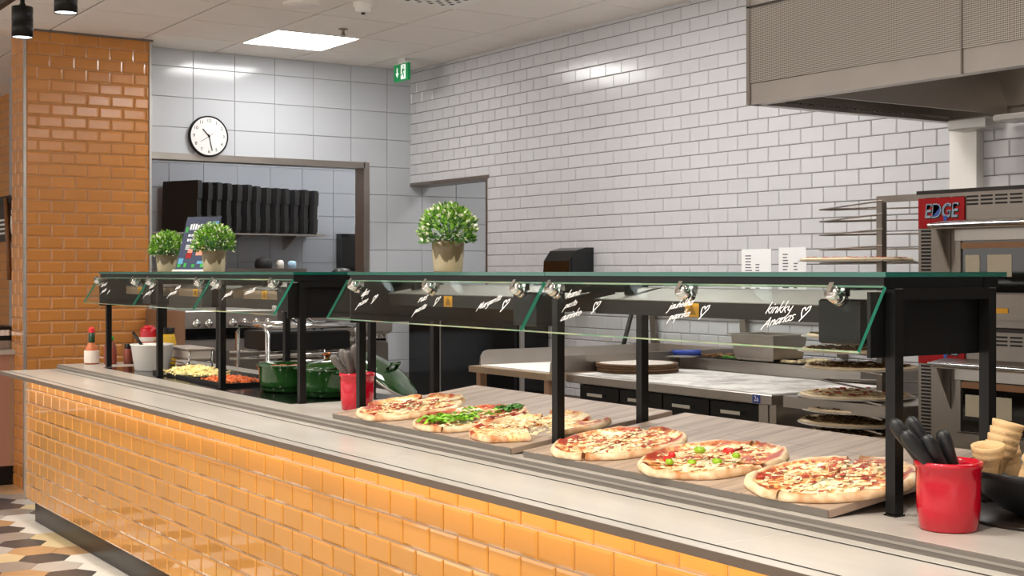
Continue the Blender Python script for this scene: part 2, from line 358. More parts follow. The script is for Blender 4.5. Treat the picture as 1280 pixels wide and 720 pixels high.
def tile_field(parent, origin, ang, length, z0, z1, tw, th, j, m, depth, bev, stagger=True, holes=(), limit=300, wanted=None, phase=0, zphase=0, name='tile', base=None):
    """tiles on a plane that starts at origin, runs along direction ang; z0..z1 clipped; holes = (s0, s1, za, zb)"""
    R = Matrix.Rotation(ang, 4, 'Z'); T = Matrix.Translation(origin) @ R; cand = []
    r = 0; z = z0-zphase
    while z < z1-.004:
        za, zb = max(z, z0), min(z+th, z1)
        if zb-za > .008:
            s = -phase-(tw+j)/2*(r % 2 if stagger else 0)
            zm = (za+zb)/2
            iv = [(0, length)]
            for (h0, h1, ha, hb) in holes:
                if ha <= zm <= hb:
                    nv = []
                    for a, b in iv:
                        if h1 <= a or h0 >= b: nv.append((a, b)); continue
                        if h0 > a: nv.append((a, h0))
                        if h1 < b: nv.append((h1, b))
                    iv = nv
            while s < length:
                for a, b in iv:
                    sa, sb = max(s, a), min(s+tw, b)
                    if sb-sa > .008: cand.append((sa, za, sb-sa, zb-za))
                s += tw+j
        z += th+j; r += 1
    def dist(c):
        p = T @ Vector((c[0]+c[2]/2, 0, c[1]+c[3]/2)); return p
    scored = []
    for c in cand:
        p = dist(c); vis = in_view(p.x, p.y, p.z) and (wanted is None or wanted(p))
        scored.append((0 if vis else 1, (p-Vector((0, 0, CAM_H))).length, c))
    scored.sort(key=lambda q: (q[0], q[1]))
    rest = MB()
    for i, (nv, d, c) in enumerate(scored):
        if nv == 0 and i < limit:
            o = link(name, tile_mesh(c[2], c[3], depth, bev, m), parent, T @ Vector((c[0], 0, c[1])), (0, 0, ang))
        else: tile_mb(rest, c[0], c[1], c[2], c[3], depth, bev, T)
    if rest.v:
        o = rest.build(name, m, parent); o['kind'] = 'stuff'
    return len(scored)

# ================================================================== THE SETTING
XB = -9.25; YW = 5.20; ZC = 2.965
ZP = Vector((0, 0, 0))
fl = struct('floor', MB().box((-14, -4, -.1), (3, 8, -.004)), M['floor'])
# hexagonal floor tiles in front of the counter
HEXC = {'d': mat('charcoal_floor_tile', '#4d4e51', .25, var=.08, vscale=10), 'g': mat('grey_floor_tile', '#a39a92', .25, var=.06, vscale=10), 'l': mat('light_grey_floor_tile', '#c3bfbb', .25, var=.05, vscale=10),
        'w': mat('white_floor_tile', '#efebe4', .25, var=.04, vscale=10), 'c': mat('cream_floor_tile', '#e2cfa5', .25, var=.05, vscale=10), 't': mat('tan_floor_tile', '#c49f76', .25, var=.06, vscale=10)}
def hexmesh(m):
    mb = MB(); R = .1245; vs = []
    for z, r in ((-.004, R), (.0, R-.001)):
        for i in range(6): a = pi/6+pi/3*i+pi/6*0; vs.append((r*cos(a), r*sin(a), z))
    return mb.add(vs, [(6, 7, 8, 9, 10, 11)] + [(i, (i+1) % 6, 6+(i+1) % 6, 6+i) for i in range(6)]).mesh('floor_tile', m)
HX = {k: hexmesh(m) for k, m in HEXC.items()}
hs_, hr_ = .2175, .1884
rest = {k: [] for k in HX}; nhex = 0
rh = random.Random(3)
for r in range(-9, 6):
    y = 1.78 + hr_*r
    for k in range(-3, 34):
        x = -7.243 + hs_*k + (hs_/2 if r % 2 else 0) - .4*0
        if k < -12: continue
        if r == 0: c = 'd' if k % 2 == 0 else rh.choice('ltg')
        elif r % 4 == 2: c = 'd' if k % 2 else rh.choice('lwg')
        else: c = rh.choice('wwcclgtw')
        if in_view(x, y, 0, .15) or (y > 1.3 and x < -3 and nhex < 300 and y < 2.0):
            if nhex < 300: link('floor_tile', HX[c], fl, (x, y, 0)); nhex += 1
# more of the same tiles towards the passage on the far side of the counter
for r in range(-4, 12):
    y = 1.78 + hr_*r
    for k in range(-12, -3):
        x = -7.243 + hs_*k + (hs_/2 if r % 2 else 0)
        if in_view(x, y, 0) and x > -9.6 and nhex < 300:
            link('floor_tile', HX[rh.choice('dwcltg')], fl, (x, y, 0)); nhex += 1

# ceiling: grid slab with recessed joints, separate boards
ce = struct('ceiling', MB().box((-14, -4, ZC+.006), (3, 8, ZC+.1)), M['ceil_gap'])
GX, GY, GS = -8.735, 3.59, .6035
cpan = MB().box((.0065, .0065, 0), (GS-.0065, GS-.0065, .006), ch=.001).mesh('ceiling_panel', M['ceil'])
LIGHTCELLS = {(0, 0), (4, 0), (6, 0), (8, 0), (10, 0), (12, 0), (-3, 1), (-3, 3), (1, 4)}  # two kitchen panels and a back-room one are added, unseen, for brightness
VENT = (3, 0)
restc = MB(); npan = 0
for i in range(-9, 19):
    for j in range(-12, 7):
        if (i, j) in LIGHTCELLS or (i, j) == VENT: continue
        x, y = GX+GS*i, GY+GS*j
        if y+GS > YW+.0: 
            if x > -8.2 or y > 6: 
                if y >= YW: continue
                # cut board along the white wall
                restc.box((x+.004, y+.004, ZC), (x+GS-.004, YW-.002, ZC+.006)); continue
        if any(in_view(x+a, y+b, ZC) for a in (0, GS) for b in (0, GS)) and npan < 290 and x > -12.5:
            link('ceiling_panel', cpan, ce, (x, y, ZC)); npan += 1
        else: restc.box((x+.004, y+.004, ZC), (x+GS-.004, y+GS-.004, ZC+.006))
o = restc.build('ceiling_panel', M['ceil'], ce); o['kind'] = 'stuff'

# left wall (the one the clock hangs on) with the pass-through opening
OY0, OY1, OZ0, OZ1 = 3.06, 4.80, .95, 2.20
mb = MB(); X0 = XB-.12
mb.box((X0, 3.05, 0), (XB, 7.2, OZ0)).box((X0, 3.05, OZ1), (XB, 7.2, ZC+.006)).box((X0, OY1, OZ0), (XB, 7.2, OZ1))
wl = struct('wall_left', mb, M['grout_pale'])
tile_field(wl, (XB, 3.055, 0), pi/2, 4.0, .62, ZC, .3065, .2085, .0035, M['big_tile'], .006, .0015, stagger=False, holes=[(OY0-3.055-.02, OY1-3.055, OZ0, OZ1)], phase=.31-.078, zphase=.1105)
# subway-tiled wall with the doorway
DX1, DZ1 = -8.13, 2.09
mb = MB().box((DX1, YW, 0), (1.0, YW+.16, ZC+.006)).box((XB, YW, DZ1), (DX1, YW+.16, ZC+.006))
wb = struct('wall_back', mb, M['grout_dark'])
tile_field(wb, (XB, YW, 0), 0, 10.2, .60, ZC, .1555, .0755, .0035, M['white_tile'], .006, .0035, holes=[(-1, DX1-XB, 0, DZ1)], wanted=lambda p: p.x < -3.5 and not (p.x > -3.9 and p.z < 1.6) and p.z > .85, zphase=.028, phase=.05)
# steel lintel and jamb of the doorway
struct('trim_1', MB().box((XB+.002, YW-.008, DZ1-.028), (DX1+.02, YW+.17, DZ1)), M['steel_dark'])
struct('trim_2', MB().box((DX1-.02, YW-.008, 0), (DX1, YW+.17, DZ1-.028)), M['steel_dark'])
# corridor end and back room shell
struct('wall_corridor', MB().box((XB, 7.2, 0), (1, 7.3, ZC)).box((-6.3, YW+.16, 0), (-6.2, 7.2, ZC)), M['plaster'])
wr = struct('wall_far', MB().box((-11.4, 2.7, 0), (-11.3, 6.4, ZC+.006)), M['grout_pale'])
tile_field(wr, (-11.3, 2.75, 0), pi/2, 3.6, .9, 2.7, .3065, .2085, .0035, mat('grey_room_tile', '#989da5', .12), .006, .0015, stagger=False, limit=120, zphase=.05)
struct('wall_side', MB().box((-11.3, 6.3, 0), (X0, 6.4, ZC)).box((-11.3, 2.95, 0), (-9.3, 3.0, ZC)), M['plaster'])
# steel frame of the opening
struct('trim_3', MB().box((XB-.13, OY0, OZ1-.012), (XB+.012, OY1+.0, OZ1+.035)).box((XB-.13, OY1-.012, OZ0), (XB+.012, OY1+.035, OZ1+.035)).box((XB-.13, OY0, OZ0-.02), (XB+.012, OY1, OZ0)), M['steel_h'])
# amber-tiled pier
PX, PY0, PY1 = -8.99, 2.225, 3.05
wp = struct('wall_pier', MB().box((PX-.34, PY0+.006, 0), (PX-.006, PY1-.002, ZC+.006)), M['grout_tan'])
tile_field(wp, (PX-.006, PY0+.008, 0), pi/2, PY1-PY0-.018, .55, ZC-.004, .1535, .0755, .003, M['orange_tile'], .008, .011, phase=.0, zphase=.02)
tile_field(wp, (PX-.34, PY0+.006, 0), 0, .33, .0, ZC-.004, .1535, .0755, .003, M['orange_tile'], .008, .011, phase=.05, limit=80)
struct('trim_4', MB().box((PX-.012, PY0-.008, 0), (PX+.006, PY0+.008, ZC)), M['alu'])
struct('trim_5', MB().box((PX-.012, PY1-.012, .5), (PX+.008, PY1+.004, ZC)), M['alu'])
struct('trim_6', MB().box((PX-.02, PY0, ZC-.012), (PX+.012, PY1+.012, ZC+.004)), M['ceil_gap'])
# passage wall behind the pier
struct('wall_passage', MB().box((-14, 2.92, 0), (-9.33, 3.04, ZC+.006)), M['orange_far'])
struct('wall_end', MB().box((-14.1, -4, 0), (-14, 3.04, ZC)), M['plaster'])
struct('wall_right', MB().box((1.0, 1.5, 0), (1.1, 5.36, ZC)), M['plaster'])

# ceiling light panels
def light_panel(i, j, label):
    x, y = GX+GS*i, GY+GS*j
    t = thing('ceiling_light', label, 'ceiling light', (x, y, ZC-.004), group=None)
    MB().box((.012, .012, .0), (GS-.012, GS-.012, .006)).build('diffuser', M['panel'], t)
    f = MB()
    for a, b in (((.002, .002), (GS-.002, .012)), ((.002, GS-.012), (GS-.002, GS-.002)), ((.002, .012), (.012, GS-.012)), ((GS-.012, .012), (GS-.002, GS-.012))):
        f.box((a[0], a[1], -.003), (b[0], b[1], .008))
    f.build('frame', M['white'], t); return t
for n, (i, j) in enumerate(sorted(LIGHTCELLS)):
    if (i, j) == (0, 0): light_panel(i, j, 'bright square ceiling light panel above the clock wall')
    else:
        t = light_panel(i, j, {(4, 0): 'square ceiling light panel over the dough table', (6, 0): 'added light panel out of view over the floured prep table', (8, 0): 'square ceiling light panel beside the perforated hood', (10, 0): 'added light panel out of view before the oven', (12, 0): 'square ceiling light panel past the oven, nearest the end wall', (-3, 1): 'square ceiling light panel in the room of the black cartons', (-3, 3): 'added light panel brightening the back room, nearer its end wall', (1, 4): 'square ceiling light panel in the corridor behind the doorway'}[(i, j)])

# ================================================================== COUNTER
CZ, RZ = .84, .865
ct = thing('serving_counter', 'long self-service counter faced with glossy honey-yellow tiles under a pale stone top', 'counter', (-4.9, 2.4, 0))
def cpart(name, mb, m): o = mb.build(name, m, ct); o.matrix_parent_inverse = Matrix.Translation((4.9, -2.4, 0)); return o
CX0, CX1 = -8.02, .6
cpart('body', MB().box((-7.93, 1.976, .12), (CX1, 2.93, .822)), M['grout_tan'])
cpart('kick_plate', MB().box((-7.85, 2.0, 0), (CX1, 2.85, .12)), M['kick'])
sl = MB().box((CX0, 1.849, .822), (CX1, 2.17, .8393), 0)
cpart('slide_base', sl, M['groove'])
cpart('edge_band', MB().box((CX0-.002, 1.845, .820), (CX1, 1.8495, .8395)).box((CX0-.004, 1.845, .820), (CX0-.0, 2.17, .8395)), M['edge'])
for (a, b) in ((1.8495, 1.886), (1.897, 2.116), (2.129, 2.166)):
    xs = [CX0, -6.75, -5.2, -3.65, -2.1, CX1]
    for i in range(5): cpart('slide_panel', MB().box((xs[i]+.0007, a, .8335), (xs[i+1]-.0007, b, CZ), ch=.0008), M['slide'])
cpart('step_channel', MB().box((CX0+.0, 2.166, .82), (CX1, 2.176, .8645)), M['channel'])
cpart('step_bead', MB().box((CX0+.0, 2.1635, .851), (CX1, 2.166, .856)), M['bead'])
cpart('rear_top', MB().box((CX0, 2.176, .823), (CX1, 2.95, RZ), ch=.001), M['slide2'])
cpart('end_trim', MB().box((-7.945, 1.962, .115), (-7.93, 1.985, .822)), M['alu'])
cpart('hot_plate', MB().box((-7.58, 2.30, RZ), (-5.08, 2.82, RZ+.002)), M['black_gl'])
cpart('light_strip', MB().box((-7.9, 1.885, .816), (-1.9, 1.915, .822)), M['white'])
def counter_tiles():
    e = ct
    n0 = set(COL.objects)
    tile_field(e, (-7.93, 1.976, 0), 0, 8.4, .12, .820, .1530, .0740, .0040, M['counter_tile'], .0055, .008, phase=.02)
    for o in set(COL.objects)-n0: o.matrix_parent_inverse = Matrix.Translation((4.9, -2.4, 0))
counter_tiles()

# ================================================================== SNEEZE GUARDS
GT = (2.30, 1.368); GB = (2.216, 1.229)      # top and bottom edge of the tilted pane (Y, Z)
gl_len = sqrt((GT[0]-GB[0])**2+(GT[1]-GB[1])**2); gd = Vector((0, (GB[0]-GT[0])/gl_len, (GB[1]-GT[1])/gl_len)); gn = Vector((0, gd.z, -gd.y))   # gn faces the guest
def gp(x, v, off=.0): return Vector((x, GT[0], GT[1])) + gd*v + gn*off

GLY = {  # handwriting strokes, x-height 1
 'a': (.95, [[(.8, .85), (.45, 1), (.1, .6), (.12, .12), (.45, 0), (.78, .45)], [(.82, 1), (.76, .2), (.95, .02)]]),
 'k': (.9, [[(.1, 0), (.25, 1.9)], [(.75, 1), (.2, .5), (.5, .35), (.8, 0)]]), 'n': (.95, [[(.1, 0), (.15, 1)], [(.13, .6), (.5, 1), (.72, .85), (.75, 0)]]),
 'i': (.4, [[(.15, 1), (.15, 0)], [(.17, 1.4), (.2, 1.5)]]), 'u': (.95, [[(.1, 1), (.12, .2), (.4, 0), (.75, .4)], [(.8, 1), (.78, .15), (.95, 0)]]),
 'y': (.9, [[(.1, 1), (.15, .4), (.45, .25), (.75, .6)], [(.8, 1), (.7, -.3), (.45, -.8)]]), 's': (.75, [[(.65, .9), (.3, 1), (.15, .72), (.55, .4), (.5, .08), (.1, .02)]]),
 'j': (.5, [[(.3, 1), (.25, -.5), (-.1, -.8)], [(.33, 1.4), (.36, 1.5)]]), 'h': (.9, [[(.1, 0), (.25, 1.9)], [(.15, .6), (.5, 1), (.7, .8), (.72, 0)]]),
 'e': (.8, [[(.1, .5), (.65, .6), (.55, .98), (.25, .95), (.1, .5), (.25, .05), (.7, .15)]]), 'l': (.45, [[(.3, 1.9), (.15, .2), (.4, 0)]]),
 'p': (.9, [[(.15, 1), (.0, -.9)], [(.12, .7), (.5, 1), (.78, .7), (.6, .15), (.15, .1)]]), 'r': (.65, [[(.1, 1), (.1, 0)], [(.1, .6), (.35, .95), (.6, .9)]]),
 't': (.6, [[(.3, 1.6), (.25, .1), (.5, 0)], [(.0, 1.1), (.6, 1.15)]]), 'o': (.85, [[(.4, 1), (.1, .6), (.2, .05), (.6, .05), (.75, .6), (.4, 1)]]),
 'g': (.9, [[(.75, .9), (.35, 1), (.1, .55), (.35, .1), (.72, .5)], [(.78, 1), (.65, -.6), (.2, -.75)]]), 'z': (.8, [[(.1, 1), (.7, 1), (.1, 0), (.75, .05)]]),
 'd': (.9, [[(.7, .8), (.3, 1), (.1, .4), (.35, 0), (.7, .4)], [(.85, 1.9), (.72, 0)]]), 'v': (.8, [[(.1, 1), (.35, 0), (.7, 1)]]),
 'M': (1.4, [[(.0, -.2), (.3, 1.7), (.6, .4), (1.05, 1.7), (1.1, 0)]]), 'A': (1.2, [[(-.2, -.3), (.65, 1.6), (.95, -.1)], [(.1, .5), (.9, .55)]]), 'P': (1.0, [[(.1, -.3), (.25, 1.6)], [(.2, 1.5), (.7, 1.6), (.85, 1.15), (.2, .7)]]),
 ' ': (.5, []), '*': (1.6, [[(.55, -.75), (1.35, .85), (1.3, 1.4), (.95, 1.3), (.75, .8), (.4, 1.25), (.1, 1.0), (.25, .4), (.72, -.3)]])}
def lettering(panel, lines):
    """lines: (text, x of first letter, distance down the pane of the baseline, x-height, rise along the line)"""
    mb = MB()
    for txt, x, v, h, rise in lines:
        h *= .98; px = x; w = h*.06
        for c in txt:
            adv, st = GLY[c]; k = 1.0
            for pl in st:
                for (a, b), (c2, d2) in zip(pl, pl[1:]):
                    P = []
                    for q, r_ in ((a, b), (c2, d2)):
                        xx = px+(q+r_*.12)*h*.98; vv = v-rise*(xx-x)-r_*h
                        P.append(Vector((xx, vv)))
                    d = (P[1]-P[0]); 
                    if d.length < 1e-6: continue
                    d.normalize(); nn = Vector((-d.y, d.x))*w; e = d*w*.7
                    q4 = [P[0]-e-nn, P[1]+e-nn, P[1]+e+nn, P[0]-e+nn]
                    mb.add([gp(q.x, q.y, .0055) for q in q4]+[gp(q.x, q.y, .0049) for q in q4], [(0, 1, 2, 3), (7, 6, 5, 4)])
            px += adv*h*.98
    return mb.build('lettering', M['ink'], panel)

def pane(root, x0, x1, clamps):
    """tilted pane: faces clear, rims green"""
    vs = []
    for x in (x0, x1):
        for v in (0, gl_len):
            for off in (.0045, -.0045): vs.append(gp(x, v, off))
    # 0 x0 top front,1 x0 top back,2 x0 bottom front,3 x0 bottom back, 4..7 same for x1
    mb = MB(); mb.add(vs, [(0, 2, 6, 4), (1, 5, 7, 3)], 0)
    mb.add(vs, [(0, 4, 5, 1), (2, 3, 7, 6)], 2); mb.add(vs, [(0, 1, 3, 2), (4, 6, 7, 5)], 1)
    p = mb.build('glass_pane', [M['glass'], M['teal'], M['glint']], root)  # long rims get a paler mint, their glint put into the colour
    for cx in clamps:
        c = MB(); q = gp(cx, .03, .0045)
        Rm = Matrix.Translation(q) @ gn.to_track_quat('Z', 'Y').to_matrix().to_4x4()
        c.lathe([(.0, .024), (.015, .024), (.0175, .021), (.0175, .0), ], 20, 0, mt=Rm)
        c.box((-.007, -.004, .004), (.007, .02, .03), 0, mt=Rm)
        q2 = gp(cx, .03, -.0045); Rb = Matrix.Translation(q2) @ (-gn).to_track_quat('Z', 'Y').to_matrix().to_4x4()
        c.lathe([(.0175, 0), (.0175, .012), (.0, .012)], 16, 0, mt=Rb)
        c.box((cx-.008, 2.30, 1.345), (cx+.008, 2.315, 1.3645), 0)
        c.build('clamp', M['chrome'], p)
    return p

def guard(name, label, x0, x1, posts, sections, housing, front):
    g = thing(name, label, 'sneeze guard')
    h = .0135
    for px in posts:
        for py in (2.35, 2.67):
            mb = MB().box((px-h, py-h, RZ+.004), (px+h, py+h, 1.3645), ch=.002).box((px-.016, py-.016, RZ+.0002), (px+.016, py+.016, RZ+.004))
            mb.build('post', M['black'], g)
        MB().box((px-h, 2.35+h, 1.338), (px+h, 2.67-h, 1.3645)).build('cross_rail', M['black'], g)
    MB().box((x0+.01, 2.305, 1.3645), (x1-.01, 2.375, 1.389)).build('front_beam', M['black'], g)
    MB().box((x0+.01, 2.645, 1.3645), (x1-.01, 2.695, 1.389)).build('rear_beam', M['black'], g)
    MB().box((x1-.04, 2.375, 1.3645), (x1-.012, 2.645, 1.389)).build('end_beam', M['black'], g)
    # glass shelf, one sheet per section
    for (a, b, cl, lines) in sections:
        a2, b2 = a+.001, b-.001
        vs = [(a2, 2.30, 1.389), (b2, 2.30, 1.389), (b2, 2.715, 1.389), (a2, 2.715, 1.389), (a2, 2.30, 1.40), (b2, 2.30, 1.40), (b2, 2.715, 1.40), (a2, 2.715, 1.40)]
        mb = MB(); mb.add(vs, [(3, 2, 1, 0), (4, 5, 6, 7)], 0); mb.add(vs, [(0, 1, 5, 4), (1, 2, 6, 5), (2, 3, 7, 6), (3, 0, 4, 7)], 1)
        mb.build('shelf_glass', [M['glass'], M['teald']], g)
        p = pane(g, a+.002, b-.002, cl)
        for ln in lines: lettering(p, [ln])
    # end plates, black sheet
    for ex in (x0+.005, x1-.005):
        s = -1 if ex < (x0+x1)/2 else 1
        MB().box((ex-.005-s*.036, 2.292, 1.212), (ex+.005-s*.036, 2.69, 1.356)).build('end_plate', M['black'], g)
    # heat lamp bar: sloping steel top, dark front
    for (a, b) in housing:
        pr = [(2.43, 1.278), (2.62, 1.278), (2.62, 1.350), (2.43, 1.318)]
        mb = MB(); mb.prism(pr, 'x', a, b, 0); hb = mb.build('heat_lamp_bar', front, g)
        MB().prism([(2.428, 1.319), (2.622, 1.3515), (2.622, 1.3535), (2.428, 1.321)], 'x', a-.004, b+.004).build('lamp_lid', M['steel_dark'], hb)
        mid = (a+b)/2-.13
        MB().box((mid-.028, 2.4285, 1.279), (mid+.028, 2.4298, 1.316)).build('warning_sticker', M['yellow'], hb)
        MB().prism([(-.018, -.012), (.018, -.012), (0, .016)], 'y', 2.4275, 2.4284, 0, Matrix.Translation((mid, 0, 1.297))).build('warning_mark', mat('warning_print', '#a87512', .6), hb)
        for hx in (a+.06, b-.06):
            MB().box((hx-.012, 2.50, 1.33), (hx+.012, 2.53, 1.3645)).box((hx-.012, 2.36, 1.3585), (hx+.012, 2.655, 1.3645)).build('hanger', M['black'], hb)
        MB().box((b-.13, 2.325, 1.236), (b-.005, 2.39, 1.338), ch=.004).build('control_box', M['black'], g)
    return g
HA = .0185
gA = guard('sneeze_guard', 'black-framed glass guard at the pier end of the counter, over fries and green pots', -7.66, -5.05, (-7.64, -6.79, -5.94, -5.08),
   [(-7.66, -6.805, (-7.60, -6.957), [('kasvis', -7.50, .065, .016, .22), ('pata', -7.43, .10, .016, .22), ('*', -7.32, .1, .012, .2)]),
    (-6.805, -5.95, (-6.723, -6.046), [('riisi', -6.70, .065, .018, .2), ('pata *', -6.70, .105, .016, .2), ('uuni', -6.32, .065, .016, .2), ('peruna', -6.36, .10, .016, .2)]),
    (-5.95, -5.05, (-5.84, -5.198), [('keitto', -5.86, .06, .016, .2), ('pasta', -5.66, .095, .016, .2), ('salaatti', -5.45, .08, .015, .2)])],
   [(-7.58, -6.85), (-6.73, -6.0), (-5.88, -5.14)], mat('reflection_tan', '#a38b74', .4))  # tan front carries a warm reflection in its colour
gB = guard('sneeze_guard', 'black-framed glass guard over the two wooden pizza boards, dish names on its panes', -4.57, -2.0, (-4.557, -3.287, -2.02),
   [(-4.57, -3.287, (-4.473, -3.927, -3.395), [('dips', -4.385, .07, .016, .25), ('pizza', -4.37, .112, .014, .42), ('*', -4.285, .085, .017, .1), ('ruis', -3.955, .085, .017, .3), ('pasta', -3.945, .128, .014, .42), ('*', -3.85, .085, .017, .1), ('Margerita', -3.57, .105, .0145, .40), ('*', -3.445, .09, .021, 0)]),
    (-3.287, -2.0, (-3.213, -2.635, -2.124), [('kana', -3.135, .055, .015, .28), ('pesto', -3.12, .087, .0125, .3), ('aurinko', -3.11, .128, .0145, .30), ('*', -2.993, .085, .019, 0), ('jauheliha', -2.672, .078, .0125, .20), ('paprika', -2.652, .108, .0125, .20), ('*', -2.55, .088, .019, 0), ('kinkky', -2.322, .079, .0165, .08), ('Ananas', -2.31, .117, .0155, .28), ('*', -2.213, .082, .0185, 0)])],
   [(-4.49, -3.36), (-3.21, -2.09)], M['darkbrown'])

# ================================================================== BOARDS AND PIZZAS
TH = math.atan2(.075, .615)
def pizza_board(x0, x1, label):
    t = thing('pizza_board', label, 'serving board', ((x0+x1)/2, 2.205, RZ), (0, 0, 0))
    hw = (x1-x0)/2
    MB().box((-hw, 0, .0), (hw, .62, .019), ch=.0015).build('board_panel', [M['board']], t, rot=(TH, 0, 0))
    MB().box((-hw+.002, -.0012, .001), (hw-.002, .0, .018)).build('front_edge', M['channel'], t, rot=(TH, 0, 0))
    MB().box((-hw+.05, .56, 0), (hw-.05, .59, .066)).build('rear_foot', M['darkbrown'], t)
    return t
pizza_board(-4.50, -3.32, 'wooden pizza board holding a salad-topped pizza between two plain ones')
pizza_board(-3.257, -2.075, 'wooden pizza board holding a pizza dotted with red and green peppers in its middle')

PM = {k: pizzamat(f'pizza_top_{k}', a, t) for k, a, t in (('bacon', .43, '#dcae6c'), ('salad', .48, '#cf9050'), ('plain', .42, '#e2b870'), ('ham', .46, '#d8a560'), ('pepper', .45, '#d99c4c'), ('pine', .455, '#dba758'))}
def slice_mesh(a0, a1, R, seed, m, crusty=1.0):
    mb = MB(); n = max(6, int((a1-a0)/radians(5))); prof = [0.012, .05, .085, .12, .145, .16, .172, .180, .187, .193, .197, .198]
    vs = []; fs = []; NR = len(prof)
    def zz(r, a):
        base = .011 + .004*noise.noise((r*cos(a)*28, r*sin(a)*28, seed)) + .003*noise.noise((r*cos(a)*70, r*sin(a)*70, seed+4))
        e = (r-.186)/.013
        return max(.004, base + crusty*.009*math.exp(-e*e*1.2)*(1+.35*noise.noise((a*5, seed, 2.)))) if r < .194 else (.011 if r < .1975 else .004)
    for i in range(n+1):
        a = a0+(a1-a0)*i/n; k = 1+.06*noise.noise((cos(a)*2.2, sin(a)*2.2, seed*1.7))
        for r in prof: rr = r*R/.198*k; vs.append((rr*cos(a), rr*sin(a), zz(r, a)))
    for i in range(n+1):
        a = a0+(a1-a0)*i/n; k = 1+.06*noise.noise((cos(a)*2.2, sin(a)*2.2, seed*1.7))
        for r in (prof[0], prof[-1]): rr = r*R/.198*k*.985; vs.append((rr*cos(a), rr*sin(a), 0.0005))
    o = (n+1)*NR
    for i in range(n):
        for j in range(NR-1): fs.append((i*NR+j, i*NR+j+1, (i+1)*NR+j+1, (i+1)*NR+j))
        fs.append((o+2*i, o+2*i+2, o+2*i+3, o+2*i+1))
        fs.append((i*NR+NR-1, o+2*i+1, o+2*i+3, (i+1)*NR+NR-1)); fs.append((i*NR, (i+1)*NR, o+2*i+2, o+2*i))
    for i, rev in ((0, 0), (n, 1)):
        f = [i*NR+j for j in range(NR)]+[o+2*i+1, o+2*i]; fs.append(f if rev == 0 else f[::-1])
    mb.add(vs, fs, 0, True); return mb.mesh('slice', m)
def bits(name, parent, m, n, rmax, size, seed, z=.013, flat=.5, sect=None, curl=False):
    rg = random.Random(seed); mb = MB()
    for _ in range(n):
        r = rmax*sqrt(rg.random()); a = rg.uniform(0, 2*pi) if sect is None else rg.uniform(*sect)
        s = size*rg.uniform(.5, 1.3); x, y = r*cos(a), r*sin(a); Rm = Matrix.Translation((x, y, z+rg.uniform(0, .003))) @ Matrix.Rotation(rg.uniform(0, 6.3), 4, 'Z') @ Matrix.Rotation(rg.uniform(-.5, .5), 4, 'X')
        if curl:
            vs = [(-s, -s*.25, 0), (0, -s*.45, s*.35), (s, -s*.15, .1*s), (s*1.1, s*.2, .25*s), (0, s*.45, s*.5), (-s, s*.3, 0), (0, 0, s*.15)]
            mb.add([Rm @ Vector(v) for v in vs], [(0, 1, 6, 5), (1, 2, 3, 6), (6, 3, 4, 5)])
        else:
            mb.box((-s, -s*rg.uniform(.3, .8), -s*flat*.35), (s, s*rg.uniform(.3, .8), s*flat*.35), 0, Rm, ch=s*.18)
    o = mb.build(name, m, parent); o['kind'] = 'stuff'; return o
def on_board(x, d):  # point on the tilted board at depth d from its front edge
    return (x, 2.205+cos(TH)*d-sin(TH)*.019, RZ+.019*cos(TH)+sin(TH)*d+.0006)
def pizza(label, x, d, rz, key, R, slices, seed):
    t = thing('pizza', label, 'pizza', on_board(x, d), (TH, 0, 0), group='pizzas on the counter')
    for a0, a1, dx, dy in slices:
        s = link('slice', slice_mesh(radians(a0), radians(a1), R, seed, PM[key]), t, (dx, dy, 0), (0, 0, rz))
    return t
# (start angle, end angle, shift)
p1 = pizza('sliced bacon pizza beside the red cutlery cup at the end of the board', -4.235, .178, 0, 'bacon', .188, [(200, 420, 0, 0), (62, 130, -.045, .04), (130, 198, -.055, .01)], 1.3)
p2 = pizza('pizza topped with green rocket leaves, between two plainer pizzas', -3.83, .182, 0, 'salad', .188, [(150, 300, -.006, -.004), (300, 400, .004, -.004), (42, 148, .0, .012)], 2.1)
p3 = pizza('plain cheese pizza with one slice pulled away, beside the gap between the boards', -3.50, .180, 0, 'plain', .180, [(128, 330, 0, 0), (-28, 40, .02, .10), (42, 126, -.03, .05)], 3.7)
p4 = pizza('cheese and ham pizza just past the gap between the two boards', -3.045, .183, 0, 'ham', .188, [(120, 290, 0, 0), (291, 470, .008, .003)], 4.9)
p5 = pizza('pizza with red and green pepper pieces in the middle of its board', -2.650, .184, 0, 'pepper', .190, [(100, 240, 0, 0), (241, 360, .004, -.006), (1, 98, .006, .004)], 5.5)
p6 = pizza('large ham and pineapple pizza beside the red cup and black post', -2.243, .188, 0, 'pine', .196, [(120, 275, 0, 0), (276, 400, .006, -.004), (41, 114, .008, .008)], 6.2)
bits('cheese', p1, M['cheesebit'], 260, .15, .006, 11); bits('bacon', p1, M['ham'], 46, .15, .010, 12, .015)
bits('cheese', p2, M['cheesebit'], 160, .15, .006, 21); bits('ham', p2, M['ham'], 60, .16, .008, 22, .015)
bits('rocket_leaf', p2, M['arugula'], 34, .06, .022, 23, .018, curl=True).location = (-.05, -.10, 0)
bits('rocket_leaf', p2, M['arugula'], 26, .045, .022, 24, .022, curl=True).location = (.05, -.06, 0)
bits('rocket_leaf', p2, M['leafd'], 26, .05, .020, 25, .018, curl=True).location = (.02, .13, 0)
bits('rocket_leaf', p2, M['arugula'], 24, .1, .018, 26, .022, curl=True)
bits('cheese', p3, M['cheesebit'], 330, .16, .006, 31)
bits('cheese', p4, M['cheesebit'], 260, .155, .006, 41); bits('ham', p4, M['ham'], 60, .155, .006, 42, .015)
bits('cheese', p5, M['cheesebit'], 230, .155, .006, 51); bits('ham', p5, M['ham'], 34, .15, .006, 52, .015)
